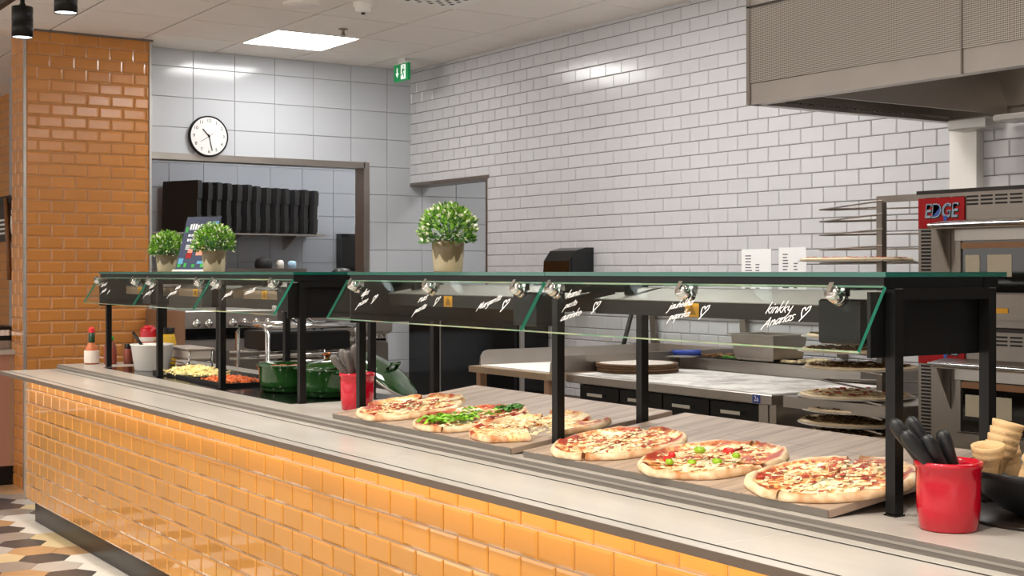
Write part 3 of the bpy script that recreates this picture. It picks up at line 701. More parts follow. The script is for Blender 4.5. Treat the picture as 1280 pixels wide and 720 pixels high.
for (dx, dy, m_, s_) in ((-.08, .03, 'greenpep', .019), (.0, .06, 'redpep', .019), (-.07, -.09, 'redpep', .014), (-.04, -.11, 'greenpep', .013), (.065, -.04, 'greenpep', .016), (.02, -.085, 'greenpep', .014), (.06, .03, 'greenpep', .013), (-.10, -.05, 'redpep', .012)):
    mb = MB(); mb.lathe([(0, .010), (s_*.7, .009), (s_, .003), (s_*.9, -.003)], 10, 0, (dx, dy, .016), sy=.7)
    mb.build('pepper_piece', M[m_], p5)
bits('cheese', p6, M['cheesebit'], 330, .16, .006, 61); bits('ham', p6, M['ham'], 80, .165, .0065, 62, .015)

# ================================================================== THINGS ON THE COUNTER
def cutlery_cup(x, y, label, hl, hm, n, lean, seed):
    t = thing('cutlery_cup', label, 'cup', (x, y, RZ), group='red cutlery cups')
    prof = [(.0, 0), (.055, 0), (.060, .004), (.0645, .05), (.0655, .1), (.066, .128), (.070, .131), (.0705, .140), (.069, .143), (.064, .143), (.061, .13), (.059, .02), (.0, .016)]
    MB().lathe(prof, 40).build('cup_body', M['red'], t)
    return t
cutlery_cup(-1.856, 2.325, 'red ceramic cutlery cup holding black-handled servers, near the bowl of cones', 0, 0, 0, 0, 1)
cutlery_cup(-4.745, 2.43, 'red ceramic cutlery cup beside the green pots, grey handles sticking out', 0, 0, 0, 0, 2)
def utensil(name, label, foot, top, m, w=.013):
    """handle from cup floor to its rounded end"""
    f, p = Vector(foot), Vector(top); d = p-f
    t = thing(name, label, 'utensil', f, group='utensils in the red cups')
    pts = [f+d*k for k in (0, .3, .52, .56)]
    mb = MB().tube([q-f for q in pts], .004, 8); mb.build('shaft', M['steel_h'], t)
    ks = [.50, .53, .60, .72, .84, .93, .98, 1.0]; tp = [.45, .75, .85, .95, 1.1, 1.05, .75, .2]
    MB().tube([d*k+Vector((0, 0, .004*sin(k*3))) for k in ks], w, 12, taper=tp).build('handle', m, t)
ca = Vector((.5536, .8328, 0)); aw = Vector((-.8328, .5536, 0))       # along the counter / away, as a guest sees it
def server(cx, cy, e, tp, dep, h, label, m, w):
    rim = Vector((cx, cy, RZ+.141))+ca*e+aw*dep; top = Vector((cx, cy, RZ+h))+ca*tp+aw*dep*1.5
    d = (rim-top); k = (.141-.022)/(h-.141); foot = rim+d*k
    off = foot-Vector((cx, cy, foot.z)); 
    if off.length > .045: foot = Vector((cx, cy, foot.z))+off*(.045/off.length)
    utensil('serving_utensil', label, foot, top, m, w)
for e, tp, dep, h, lab in ((-.056, -.113, .012, .226, 'black utensil handle reaching furthest over the pizza board, behind its pale-ended neighbour'), (-.046, -.106, -.028, .207, 'black utensil handle leaning lowest towards the pizza board, near red cup'), (-.022, -.068, .035, .228, 'upright black utensil handle at the back of the near red cup'), (-.016, -.060, -.022, .198, 'black utensil handle in the middle of the near red cup'), (.014, -.018, -.005, .206, 'black utensil handle nearest the cones, in the red cup')):
    server(-1.856, 2.325, e, tp, dep, h, lab, M['rubber'], .0145)
gh = mat('grey_handle', '#5d5752', .4)
for e, tp, dep, h, lab in ((-.045, -.100, -.01, .212, 'grey utensil handle leaning furthest towards the green pots'), (-.035, -.070, .03, .232, 'grey utensil handle beside the leaning one, in the far cup'), (-.024, -.042, -.01, .230, 'grey utensil handle in the middle of the far red cup'), (-.006, -.014, .01, .252, 'tallest grey utensil handle in the far cup, touching the black post')):
    server(-4.745, 2.43, e, tp, dep, h, lab, gh, .0145)

# bowl of wafer cones
bx, by = -1.805, 2.605
o = thing('cone_bowl', 'wide black bowl heaped with wafer cones at the end of the counter', 'bowl', (bx, by, RZ+.008))
MB().lathe([(0, 0), (.07, 0), (.105, .014), (.145, .045), (.186, .088), (.198, .104), (.193, .106), (.14, .055), (.10, .024), (0, .012)], 48).build('bowl_body', M['rubber'], o)
o = thing('bowl_shadow_disc', 'dark brown disc standing in for shadow and reflection under the bowl of cones', 'shadow disc', (bx, by, RZ)); MB().lathe([(0, 0), (.185, 0), (.188, .004), (.185, .008), (0, .008)], 40).build('shadow_disc', M['darkbrown'], o)  # disc is the shadow and reflection under the bowl, put in as colour
def cone_mesh():
    mb = MB(); prof = [(0, 0), (.014, .001), (.017, .02), (.021, .045), (.0215, .052), (.029, .056), (.0305, .064), (.0295, .067), (.0315, .072), (.033, .082), (.031, .083), (.026, .066), (.018, .03), (0, .01)]
    return mb.lathe(prof, 20).mesh('cone', M['cone'])
cmsh = cone_mesh()
def cone(loc, d, label, s=1.15):
    q = Vector(d).to_track_quat('Z', 'Y').to_euler()
    o = link('wafer_cone', cmsh, None, loc, q); o.scale = (s, s, s)
    tag(o, label, 'ice cream cone', 'wafer cones in the bowl')
up = lambda a, b, z: Vector((-.8328, .5536, 0))*a+ca*b+Vector((0, 0, z))   # a away from the guest's eye, b to the side
B0 = Vector((bx, by, RZ))
def wc(a, b, z, d, label, s=1.05): cone(B0+up(a, b, z), d, label, s)
wc(-.040, -.150, .082, up(-.15, -.10, 1), 'wafer cone standing nearest the red cup, mouth upwards')
wc(-.085, -.100, .078, up(-.30, .40, .9), 'wafer cone tipped towards the counter edge, second from the red cup')
for k in range(4): wc(.045-.003*k, -.115+.004*k, .074+.016*k, up(-.02, .25, 1), ('lowest', 'second', 'third', 'topmost')[k]+' wafer cone of the upright nested stack in the bowl')
for k in range(3): wc(-.02, .055, .062+.018*k, up(-.3, .1, 1), ('lowest', 'middle', 'topmost')[k]+' wafer cone of the short stack beyond the tall one')
wc(.07, .03, .05, up(.3, .1, .9), 'wafer cone standing behind the short stack'); wc(.11, -.03, .06, up(.3, -.3, .9), 'wafer cone at the back rim of the bowl, kitchen side'); wc(-.03, .125, .06, up(-.1, .4, .9), 'wafer cone at the end of the bowl away from the red cup'); wc(.07, .10, .06, up(.2, .3, .9), 'wafer cone in the back corner of the bowl, furthest from the cup')

# green pots
def soup_pot(x, y, label):
    t = thing('soup_pot', label, 'pot', (x, y, RZ+.002), group='green enamel pots on the hot plate')
    MB().lathe([(0, 0), (.115, 0), (.128, .008), (.137, .05), (.141, .105), (.150, .116), (.152, .122), (.146, .124), (.136, .115), (.132, .02), (0, .012)], 40, sy=.9).build('pot_body', M['green'], t)
    for s in (-1, 1):
        MB().tube([(s*.138, -.035, .108), (s*.172, -.03, .114), (s*.178, 0, .115), (s*.172, .03, .114), (s*.138, .035, .108)], .009, 8).build('handle', M['green'], t)
    MB().lathe([(0, .098), (.08, .102), (.134, .098)], 28, sy=.9).build('stew', M['meat'], t)
    bits('stew_chunk', t, M['orangebit'], 90, .12, .012, int(-x*100), .108)
    return t
soup_pot(-5.63, 2.535, 'green enamel pot with a drip down its front, nearer the fries')
soup_pot(-5.30, 2.575, 'green enamel pot behind the black post, next to the red cutlery cup')
t = thing('pot_lid', 'copper-knobbed dark lid lying tilted on the second green pot', 'lid', (-5.30, 2.575, RZ+.128), (.10, -.05, 0))
MB().lathe([(.140, .0), (.14, .006), (.10, .022), (.05, .034), (0, .038)], 36, sy=.9).build('lid_dome', M['green'], t)
MB().lathe([(.008, .036), (.008, .046), (.02, .052), (.018, .060), (0, .062)], 16).build('knob', M['copper'], t)
# lid leaning behind the cup
t = thing('pot_lid', 'glossy dark green lid leaning at a slant behind the red cutlery cup', 'lid', (-5.22, 2.83, RZ+.006))
Rm = Matrix.Rotation(radians(-33.6-6), 4, 'Z') 
nrm = (aw*-.20 + ca*.58 + Vector((0, 0, .79))).normalized()
Lq = nrm.to_track_quat('Z', 'Y')
t.rotation_euler = (0, 0, 0)
def lid_local(mb): return mb
low = ca - nrm*ca.dot(nrm); low.normalize()      # lowest rim point points along +ca
ctr = Vector((-5.13, 2.91, RZ+.006)) - low*.15 - Vector((0, 0, 0))
t.location = ctr; t.rotation_euler = Lq.to_euler()
MB().lathe([(.150, -.004), (.152, .004), (.146, .010), (.10, .026), (.05, .036), (0, .040)], 40).build('lid_dome', M['green'], t)
MB().tube([(-.045, 0, .036), (-.04, 0, .065), (.04, 0, .065), (.045, 0, .036)], .008, 8).build('handle', M['green'], t)
MB().lathe([(.151, -.006), (.155, -.004), (.155, .003), (.151, .005)], 40).build('rim', M['steel_h'], t)

# trays of fries and roast vegetables
def food_tray(x0, x1, y0, y1, label, m, n, sz, seed, heap):
    t = thing('food_tray', label, 'tray', ((x0+x1)/2, (y0+y1)/2, RZ+.002)); a, b = (x1-x0)/2, (y1-y0)/2
    mb = MB().box((-a, -b, 0), (a, b, .004)); w = .012
    mb.box((-a, -b, .004), (a, -b+w, .016)).box((-a, b-w, .004), (a, b, .016)).box((-a, -b+w, .004), (-a+w, b-w, .016)).box((a-w, -b+w, .004), (a, b-w, .016))
    mb.build('tray_body', M['black'], t)
    rg = random.Random(seed); fm = MB()
    for _ in range(n):
        x, y = rg.gauss(0, a*.36), rg.gauss(0, b*.36)
        if abs(x) > a*.9 or abs(y) > b*.9: continue
        z = .012+heap*math.exp(-(x/a)**2*2-(y/b)**2*2)*rg.random(); L_ = sz*rg.uniform(.6, 1.3)
        R_ = Matrix.Translation((x, y, z)) @ Matrix.Rotation(rg.uniform(0, 6.3), 4, 'Z') @ Matrix.Rotation(rg.uniform(-.5, .5), 4, 'Y')
        fm.box((-L_, -.005, -.005), (L_, .005, .005), 0, R_)
    o = fm.build('food_heap', m, t); o['kind'] = 'stuff'
food_tray(-7.0, -6.45, 2.385, 2.65, 'black tray heaped with pale yellow fries', M['fries'], 520, .028, 5, .034)
food_tray(-6.43, -5.97, 2.375, 2.63, 'black tray of orange roast vegetables beside the green pot', M['orangebit'], 300, .016, 6, .016)

# white tub with ladle, steel pan, condiments
t = thing('sauce_tub', 'white tapered tub with a dark ladle handle, beside the sauce bottles', 'tub', (-7.23, 2.46, RZ+.002))
MB().lathe([(0, 0), (.088, 0), (.092, .004), (.112, .135), (.116, .137), (.116, .143), (.108, .143), (.088, .012), (0, .01)], 36).build('tub_body', M['white'], t)
MB().lathe([(0, .115), (.1, .115)], 24).build('sauce', mat('pale_sauce', '#d8c6a0', .4), t)
t = thing('ladle', 'dark ladle handle sticking out of the white tub', 'ladle', (-7.26, 2.44, RZ+.1))
MB().tube([(0, 0, 0), (-.04, -.03, .06), (-.075, -.05, .105)], .008, 8).build('handle', M['black'], t)
MB().lathe([(0, -.02), (.022, -.01), (.03, .01)], 14).build('scoop', M['steel_h'], t)
t = thing('steel_food_pan', 'pale steel food pan on a wire stand behind the white tub', 'pan', (-7.22, 2.665, RZ+.0025))
MB().box((-.17, -.06, .055), (.17, .06, .115), ch=.01).box((-.19, -.075, .115), (.19, .075, .121)).build('pan_body', mat('pale_pan', '#cbbfb4', .35), t)
for sx in (-.175, .175):
    for sy_ in (-.065, .065): MB().tube([(sx, sy_, .0), (sx, sy_, .115)], .004, 6).build('leg', M['chrome'], t)
MB().tube([(-.175, -.068, .04), (.175, -.068, .04)], .004, 6).tube([(-.175, .068, .04), (.175, .068, .04)], .004, 6).build('stretcher', M['chrome'], t)
t = thing('wire_caddy', 'black wire caddy with a wooden carry handle, around the sauce bottles', 'caddy', (-7.76, 2.62, RZ))
cw, cdp = .17, .075
mb = MB()
for z in (.004, .06): mb.tube([(-cw, -cdp, z), (cw, -cdp, z), (cw, cdp, z), (-cw, cdp, z), (-cw, -cdp, z)], .004, 6)
for sx in (-cw, cw):
    for sy_ in (-cdp, cdp): mb.tube([(sx, sy_, 0), (sx, sy_, .06)], .004, 6)
    mb.tube([(sx, 0, .06), (sx, 0, .135)], .005, 6)
mb.box((-cw, -cdp, 0), (cw, cdp, .003)); mb.build('wire_frame', M['black'], t)
MB().tube([(-cw, 0, .135), (cw, 0, .135)], .009, 8).build('carry_handle', M['wood'], t)
def bottle(name, label, x, y, z, prof, m, cap, capm, lab=None, labm=None, neck=None):
    t = thing(name, label, 'bottle', (x, y, z), group='sauce bottles at the end of the counter')
    MB().lathe(prof, 20).build('bottle_body', m, t); MB().lathe(cap, 16).build('cap', capm, t)
    if neck: MB().lathe(neck, 16).build('neck_wrap', M['neckgreen'], t)
    if lab: MB().lathe(lab, 20).build('label', labm, t)
bottle('hot_sauce_bottle', 'hot sauce bottle with red cap and dark green neck wrap', -7.93, 2.34, RZ, [(0, 0), (.038, 0), (.042, .01), (.042, .075), (.03, .105), (.0165, .125), (.0165, .15)], M['sauce'], [(.018, .183), (.018, .205), (.012, .214), (0, .216)], M['capred'], [(.0425, .008), (.043, .010), (.043, .078), (.0425, .08)], M['label_m'], [(.017, .125), (.0185, .128), (.0185, .183), (0, .184)])
bottle('sauce_bottle', 'small brown sauce bottle with bright green cap', -7.87, 2.43, RZ, [(0, 0), (.034, 0), (.037, .01), (.036, .10), (.02, .13), (.016, .14)], M['spice'], [(.02, .14), (.022, .15), (.02, .158), (.01, .165), (.009, .182), (0, .184)], M['capgreen'])
bottle('ketchup_bottle', 'tall bright red ketchup bottle behind the black post', -7.70, 2.60, RZ+.004, [(0, 0), (.050, 0), (.053, .01), (.053, .15), (.048, .185), (.046, .21), (0, .212)], M['ketchup'], [(.03, .21), (.03, .222), (0, .223)], M['capred'], [(.0535, .13), (.054, .132), (.054, .155), (.0535, .157)], M['label_m'])
bottle('mustard_bottle', 'yellow mustard bottle with wide black cap beside the ketchup', -7.62, 2.68, RZ+.004, [(0, 0), (.05, 0), (.053, .01), (.053, .12), (.046, .16), (.042, .175), (0, .176)], M['mustard'], [(.043, .175), (.043, .208), (.04, .211), (0, .211)], M['black'])
bottle('spice_shaker', 'little dark spice shaker between the brown and red bottles', -7.83, 2.52, RZ, [(0, 0), (.024, 0), (.024, .08), (.018, .09)], M['spice'], [(.02, .09), (.02, .115), (0, .117)], M['black'])

# ================================================================== ON THE GLASS SHELF: plants and menu holder
def plant(x, y, label, s, rw, seed, pr=.0565, ph=.106):
    t = thing('potted_plant', label, 'potted plant', (x, y, 1.4005), group='potted plants on the glass shelf')
    rg = random.Random(seed)
    MB().lathe([(0, 0), (pr*.84, 0), (pr*.88, .003), (pr, ph*.75), (pr, ph), (pr*.93, ph), (pr*.9, ph-.012), (0, ph-.014)], 32).build('pot', M['pot'], t)
    MB().lathe([(0, ph+.01), (pr*.6, ph+.006), (pr*.92, ph-.010)], 16).build('soil', M['soil'], t)
    mb = MB(); rz = rw*.98
    st = MB()
    for _ in range(24):
        a, e = rg.uniform(0, 6.3), rg.uniform(.1, 1); st.tube([(0, 0, ph-.01), (cos(a)*e*rw*.45, sin(a)*e*rw*.45, ph+.04), (cos(a)*e*rw*.8, sin(a)*e*rw*.8, ph+.05+(1-e*e)*rz*.8)], .0014, 4)
    o = st.build('stems', M['leafd'], t); o['kind'] = 'stuff'
    C0 = Vector((0, 0, ph+.032))
    for i in range(1300):
        a = rg.uniform(0, 2*pi); cz = rg.uniform(-.42, 1.0); sr = sqrt(max(0, 1-min(1, abs(cz))**2)); k = rg.uniform(.45, 1.0)**.5 * (1+.10*noise.noise((cos(a)*2+seed, sin(a)*2, cz*2)))
        n_ = Vector((sr*cos(a), sr*sin(a), cz)); p = C0 + Vector((n_.x*rw*k, n_.y*rw*k, n_.z*rz*k))
        tip = rg.random(); L_ = rg.uniform(.013, .021); w_ = L_*.34
        dr = (n_ + Vector((rg.uniform(-.7, .7), rg.uniform(-.7, .7), rg.uniform(-.2, .9)))).normalized()
        sd = dr.cross(Vector((rg.uniform(-1, 1), rg.uniform(-1, 1), rg.uniform(-1, 1)))).normalized()
        up_ = sd.cross(dr)*L_*.15
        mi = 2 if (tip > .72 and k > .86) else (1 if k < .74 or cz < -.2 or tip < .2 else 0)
        vs = [p, p+dr*L_*.5+sd*w_+up_, p+dr*L_, p+dr*L_*.5-sd*w_+up_]
        mb.add(vs, [(0, 1, 2), (0, 2, 3)], mi)
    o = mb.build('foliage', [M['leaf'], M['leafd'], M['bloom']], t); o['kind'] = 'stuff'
    return t
plant(-4.04, 2.42, 'largest potted plant, bushy, standing alone on the glass shelf', 1, .098, 1)
plant(-6.22, 2.42, 'potted plant before the menu holder, pale flowers at its tips', 1, .097, 2, .057, .104)
plant(-6.93, 2.44, 'small potted plant against the orange pier', 1, .092, 3, .057, .088)
t = thing('menu_holder', 'slanted acrylic menu holder with a dark blue printed sheet between two plants', 'menu holder', (-6.57, 2.44, 1.4005), (0, 0, atan2(.5, .866)))
LN = radians(20)
MB().box((-.112, -.02, 0), (.112, .075, .012), ch=.003).build('base', M['white'], t)
sh = link('sheet', MB().box((-.108, 0, 0), (.108, .002, .285)).mesh('sheet', M['navy']), t, (0, .0, .012), (-LN, 0, 0))
MB().box((-.112, -.003, 0), (.112, -.001, .29)).build('front_pane', M['clear'], t, (0, 0, .012), (-LN, 0, 0))
rg = random.Random(5)
def sheet_bits(name, m, items):
    mb = MB()
    for (x, z, w, h) in items: mb.box((x, -.0008, z), (x+w, 0, z+h))
    mb.build(name, m, sh)
sheet_bits('white_print', M['ink'], [(-.075+.016*i, .212+.004*rg.random(), .011, .026+.006*rg.random()) for i in range(6)] + [(-.075+.02*i, .178, .015, .012) for i in range(7)] + [(-.075+.016*i, .152, .011, .013) for i in range(5)] + [(-.075, .128, .07, .005), (-.075, .118, .06, .005), (-.075, .108, .066, .005), (.03, .25, .02, .008)])
sheet_bits('green_print', M['capgreen'], [(-.098, .20, .014, .03), (-.10, .012, .02, .018), (-.06, .012, .016, .022), (-.01, .012, .018, .016), (.045, .012, .02, .02)])
sheet_bits('red_print', M['signred'], [(-.06, .06, .035, .03), (.05, .05, .04, .014)]); sheet_bits('salmon_print', M['salmon'], [(.0, .075, .05, .05), (.06, .09, .03, .03), (-.055, .09, .03, .02)]); sheet_bits('blue_print', M['cyan'], [(-.1, .03, .03, .03), (.02, .03, .05, .015), (.06, .2, .04, .06)])

# ================================================================== WALL AND CEILING FITTINGS
t = thing('wall_clock', 'round black-rimmed wall clock with arabic numerals over the pass-through', 'clock', (XB+.006, 3.545, 2.362))
MB().lathe([(0, 0), (.142, 0), (.146, .012), (.145, .034), (.138, .038), (.134, .036), (.134, .030), (0, .030)], 48, mt=Matrix.Rotation(pi/2, 4, 'Y')).build('rim', M['black'], t)
MB().lathe([(.1345, .0), (0, .0)], 48, mt=Matrix.Translation((.0335, 0, 0)) @ Matrix.Rotation(pi/2, 4, 'Y')).build('face', M['clockface'], t)
for h in range(1, 13):
    a = pi/2-h*pi/6; me = text_mesh(str(h), .032, .0006); me.materials.append(M['black'])
    link('numeral', me, t, (.0345, cos(a)*.11, sin(a)*.11), (pi/2, 0, pi/2))
def clock_hand(name, deg, ln, w, back, x):
    o = MB().box((-.0006, -w, -back), (.0006, w, ln)).build(name, M['black'], t, (x, 0, 0)); o.rotation_euler = (-radians(deg), 0, 0)
clock_hand('hour_hand', -45+2, .068, .004, .012, .0365); clock_hand('minute_hand', 167, .105, .003, .015, .038); clock_hand('second_hand', 236, .075, .0012, .035, .0393)
MB().lathe([(0, .006), (.006, .006), (.006, 0)], 12, mt=Matrix.Translation((.0345, 0, 0)) @ Matrix.Rotation(pi/2, 4, 'Y')).build('pin', M['black'], t)

t = thing('exit_sign', 'green emergency exit sign with a running figure hanging in the corner', 'sign', (-8.86, 4.84, 2.80))
MB().box((0, 0, 0), (.215, .02, .125)).build('sign_plate', M['signgreen'], t)
MB().box((-.004, -.003, .125), (.219, .023, .133)).box((.06, .005, .133), (.155, .015, .165)).build('light_housing', M['white'], t)
mb = MB().box((.108, -.0012, .012), (.178, 0, .118)); mb.build('door_pictogram', M['signwhite'], t)
mb = MB().prism([(.045, .1), (.059, .1), (.059, .062), (.075, .062), (.052, .03), (.029, .062), (.045, .062)], 'y', -.0012, 0); mb.build('arrow', M['signwhite'], t)
mb = MB().lathe([(0, 0), (.008, 0)], 12, mt=Matrix.Translation((.148, -.0018, .1)) @ Matrix.Rotation(pi/2, 4, 'X'))
for pl, w in (([(.146, .09), (.138, .062)], .007), ([(.138, .062), (.152, .045), (.150, .022)], .005), ([(.138, .062), (.128, .045), (.114, .04)], .005), ([(.146, .085), (.16, .07), (.168, .08)], .004), ([(.146, .085), (.13, .08), (.125, .066)], .004)):
    for (a, b), (c_, d_) in zip(pl, pl[1:]):
        v = Vector((c_-a, d_-b)).normalized(); nn = Vector((-v.y, v.x))*w
        mb.prism([(a-nn.x, b-nn.y), (c_-nn.x, d_-nn.y), (c_+nn.x, d_+nn.y), (a+nn.x, b+nn.y)], 'y', -.0024, -.0012)
mb.build('running_figure', M['signgreen'], t)

t = thing('ceiling_vent', 'square white ceiling vent with rows of dark slots', 'vent', (GX+GS*VENT[0], GY+GS*VENT[1], ZC-.004))
MB().box((.004, .004, 0), (GS-.004, GS-.004, .010)).build('vent_plate', M['white'], t)
mb = MB()
for i in range(12):
    for j in range(12):
        if (i+j) % 2 == 0: mb.box((.07+.039*i, .07+.039*j, -.0012), (.07+.039*i+.028, .07+.039*j+.022, .0))
o = mb.build('slots', M['black'], t); o['kind'] = 'stuff'
t = thing('smoke_detector', 'white round smoke detector on the ceiling next to the vent', 'smoke detector', (-7.07, 3.66, ZC))
MB().lathe([(.06, 0), (.06, -.018), (.045, -.024), (.045, -.045), (.03, -.055), (0, -.056)], 28).build('housing', M['white'], t)
MB().lathe([(.012, -.055), (.012, -.066), (0, -.067)], 12).build('sensor', M['rubber'], t)
t = thing('sprinkler_head', 'small brass sprinkler head hanging beside the bright ceiling panel', 'sprinkler', (-7.89, 3.94, ZC))
MB().lathe([(.03, 0), (.03, -.004), (.010, -.008), (.009, -.03), (.016, -.034), (.016, -.038), (0, -.04)], 16).build('body', M['steel_dark'], t)
MB().box((-.02, -.003, -.055), (.02, .003, -.05)).tube([(-.012, 0, -.03), (-.012, 0, -.052)], .002, 6).tube([(.012, 0, -.03), (.012, 0, -.052)], .002, 6).build('deflector', M['darkbrown'], t)
t = thing('ceiling_speaker', 'flat round beige speaker cover in the ceiling, before the light panel', 'speaker', (-7.28, 3.37, ZC))
MB().lathe([(.11, 0), (.11, -.006), (.095, -.012), (0, -.014)], 32).build('cover', M['ceil'], t)

# lighting track with spotlights
t = thing('light_track', 'dark ceiling track carrying the black spotlights', 'lighting track', (-4, 1.65, 2.735))
MB().box((-3.6, -.018, 0), (4.0, .018, .035)).build('rail', M['darkbrown'], t)
for x in (-3.2, -.5, 2.5): MB().box((x-.006, -.006, .035), (x+.006, .006, ZC-2.735+.006)).build('hanger', M['black'], t)
sp0 = None
for k in range(9):
    x = -6.71+.74*k
    if k == 8: x = -7.45
    lab = {0: 'black cylinder spotlight in front of the orange pier', 1: 'black cylinder spotlight cut off by the top of the picture', 8: 'black cylinder spotlight at the pier end of the track'}.get(k, 'black cylinder spotlight of the track over the '+['', '', 'red cutlery cup by the pots', 'salad-topped pizza', 'gap between the pizza boards', 'pepper pizza', 'cup of black handles', 'counter past the bowl of cones', ''][k])
    if sp0 is None:
        sp0 = thing('track_spotlight', lab, 'spotlight', (x, 1.65, 2.52), group='spotlights on the track')
        MB().lathe([(.046, .002), (.049, 0), (.049, .072), (.0475, .073), (.0475, .076), (.049, .077), (.049, .146), (.045, .148), (0, .148)], 32).build('housing', M['black'], sp0)
        MB().lathe([(.0, .012), (.03, .009), (.0455, .004)], 28).build('lens', M['spotlens'], sp0)
        MB().box((-.014, -.012, .148), (.014, .012, .162)).box((-.009, -.009, .162), (.009, .009, .2151)).build('stem', M['black'], sp0)
    else:
        s = dup(sp0, (x, 1.65, 2.52), label=lab)

# ================================================================== KITCHEN: prep line along the white wall
t = thing('prep_table', 'floured steel prep table with black drawers along the white tiled wall', 'worktable', (-4.8, 4.3, 0))
def tp(name, a, b, m, par=None, ch=0):
    o = MB().box((a[0]+4.8, a[1]-4.3, a[2]), (b[0]+4.8, b[1]-4.3, b[2]), ch=ch).build(name, m, par or t); return o
tp('table_top', (-5.43, 3.93, .858), (-4.01, 4.66, .90), M['steel_h'], ch=.004)
tp('flour_dusting', (-5.40, 3.95, .90), (-4.03, 4.64, .9015), M['floured'])
tp('carcass', (-5.38, 4.0, .12), (-4.06, 4.64, .858), M['black'])
tp('side_panel', (-4.06, 3.965, .1), (-4.02, 4.64, .858), M['steel'])
tp('leg_post', (-4.115, 3.96, 0), (-4.062, 4.0, .858), M['steel_h'])
for i in range(4):
    x0 = -5.38+.316*i; d = tp('drawer', (x0+.004, 3.975, .55), (x0+.310, 4.0, .845), M['black'])
    tp('drawer_handle', (x0+.10, 3.945, .80), (x0+.22, 3.975, .815), M['chrome'], d)
    d2 = tp('drawer', (x0+.004, 3.975, .2), (x0+.310, 4.0, .54), M['black'])
    tp('drawer_handle', (x0+.10, 3.945, .49), (x0+.22, 3.975, .505), M['chrome'], d2)
me = text_mesh('2a', .03, .0003); me.materials.append(M['ink'])
lb = tp('number_label', (-4.12, 3.9285, .862), (-4.075, 3.93, .896), M['blue']); link('label_print', me, lb, (-4.0975+4.8, 3.9280-4.3, .879), (pi/2, 0, 0))
# topping rail
rail = thing('topping_rail', 'raised steel topping rail with black food pans behind the prep table', 'topping rail', (-4.9, 4.85, 0))
def rp(name, a, b, m, ch=0): return MB().box((a[0]+4.9, a[1]-4.85, a[2]), (b[0]+4.9, b[1]-4.85, b[2]), ch=ch).build(name, m, rail)
rp('rail_body', (-5.43, 4.67, .5), (-4.2, 5.16, .955), M['steel_h'])
rp('rail_front', (-5.43, 4.662, .905), (-4.2, 4.67, .96), M['steel'])
for i in range(6):
    x0 = -5.40+.195*i
    p = rp('food_pan', (x0, 4.72, .955), (x0+.165, 5.0, .961), M['black'])
    b_ = MB(); rg = random.Random(i)
    for _ in range(40):
        s = rg.uniform(.006, .014); x, y = rg.uniform(x0+.02, x0+.145)+4.9, rg.uniform(4.75, 4.97)-4.85; b_.box((x-s, y-s, .96), (x+s, y+s, .96+s), 0, ch=s*.2)
    o = b_.build('topping', [M['meat'], M['leafd'], M['ham'], M['cheesebit'], M['meat'], M['spice'], M['meat']][i], p); o['kind'] = 'stuff'
# dough table to the left of it
t2 = thing('dough_table', 'low steel-rimmed dough table with a pale floured top beside the black cabinet', 'worktable', (-6.0, 4.4, 0))
def dp(name, a, b, m, ch=0): return MB().box((a[0]+6, a[1]-4.4, a[2]), (b[0]+6, b[1]-4.4, b[2]), ch=ch).build(name, m, t2)
dp('table_top', (-6.18, 3.83, .868), (-5.45, 5.15, .90), M['tanwood'])
dp('floured_board', (-6.12, 3.87, .90), (-5.50, 5.10, .906), M['flour'])
for (x, y) in ((-6.13, 3.88), (-5.50, 3.88), (-6.13, 5.1), (-5.50, 5.1)): dp('leg', (x-.02, y-.02, 0), (x+.02, y+.02, .868), M['oak'])
def rim_side(x, y0, y1):
    pr = [(y0, .90), (y1, .90), (y1, .985), (y0+.05, .985), (y0+.02, .975), (y0+.003, .95)]
    MB().prism([(a-4.4, b) for a, b in pr], 'x', x-.006+6, x+.006+6).build('side_rim', M['steel_h'], t2)
rim_side(-6.13, 3.87, 5.12); rim_side(-5.48, 3.87, 5.12)
dp('back_rim', (-6.13, 5.10, .90), (-5.48, 5.115, .985), M['steel_h'])
rg = random.Random(4)
t = thing('steel_bowl', 'big steel mixing bowl on the shelf under the dough table', 'bowl', (-5.72, 4.55, .55))
MB().lathe([(0, 0), (.1, .0), (.19, .06), (.24, .16), (.255, .24), (.262, .245), (.25, .245), (.23, .16), (.18, .07), (0, .015)], 36).build('bowl_body', M['steel_dark'], t)
dp('under_shelf', (-6.13, 3.9, .53), (-5.50, 5.1, .55), M['steel_dark'])
# stack of pizza screens
for k in range(4):
    o = MB().lathe([(0, 0), (.2, 0), (.206, .003), (.206, .009), (.2, .0115), (.19, .0095), (0, .0095)], 40).build('pizza_screen', [M['pile']], None, (-5.16+.006*(k % 2)-.17, 4.30-.004*k, .902+.0118*k), (0, 0, k))
    if k == 3:
        MB().lathe([(0, .0), (.186, .0)], 32).build('mesh_disc', M['screenm'], o, (0, 0, .0101))
    tag(o, ('lowest', 'second', 'third', 'top, dusted')[k]+' round pizza screen of the pile on the prep table', 'pizza screen', 'pizza screens in the pile')
t = thing('dough_scraper', 'steel dough scraper with a blue handle on the topping rail', 'scraper', (-5.41, 4.70, .963), (0, 0, radians(25)))
MB().tube([(-.09, 0, .012), (.07, 0, .018)], .016, 10).build('handle', M['blue'], t); MB().box((-.06, -.15, .0), (.08, 0, .003)).build('blade', M['steel_h'], t)
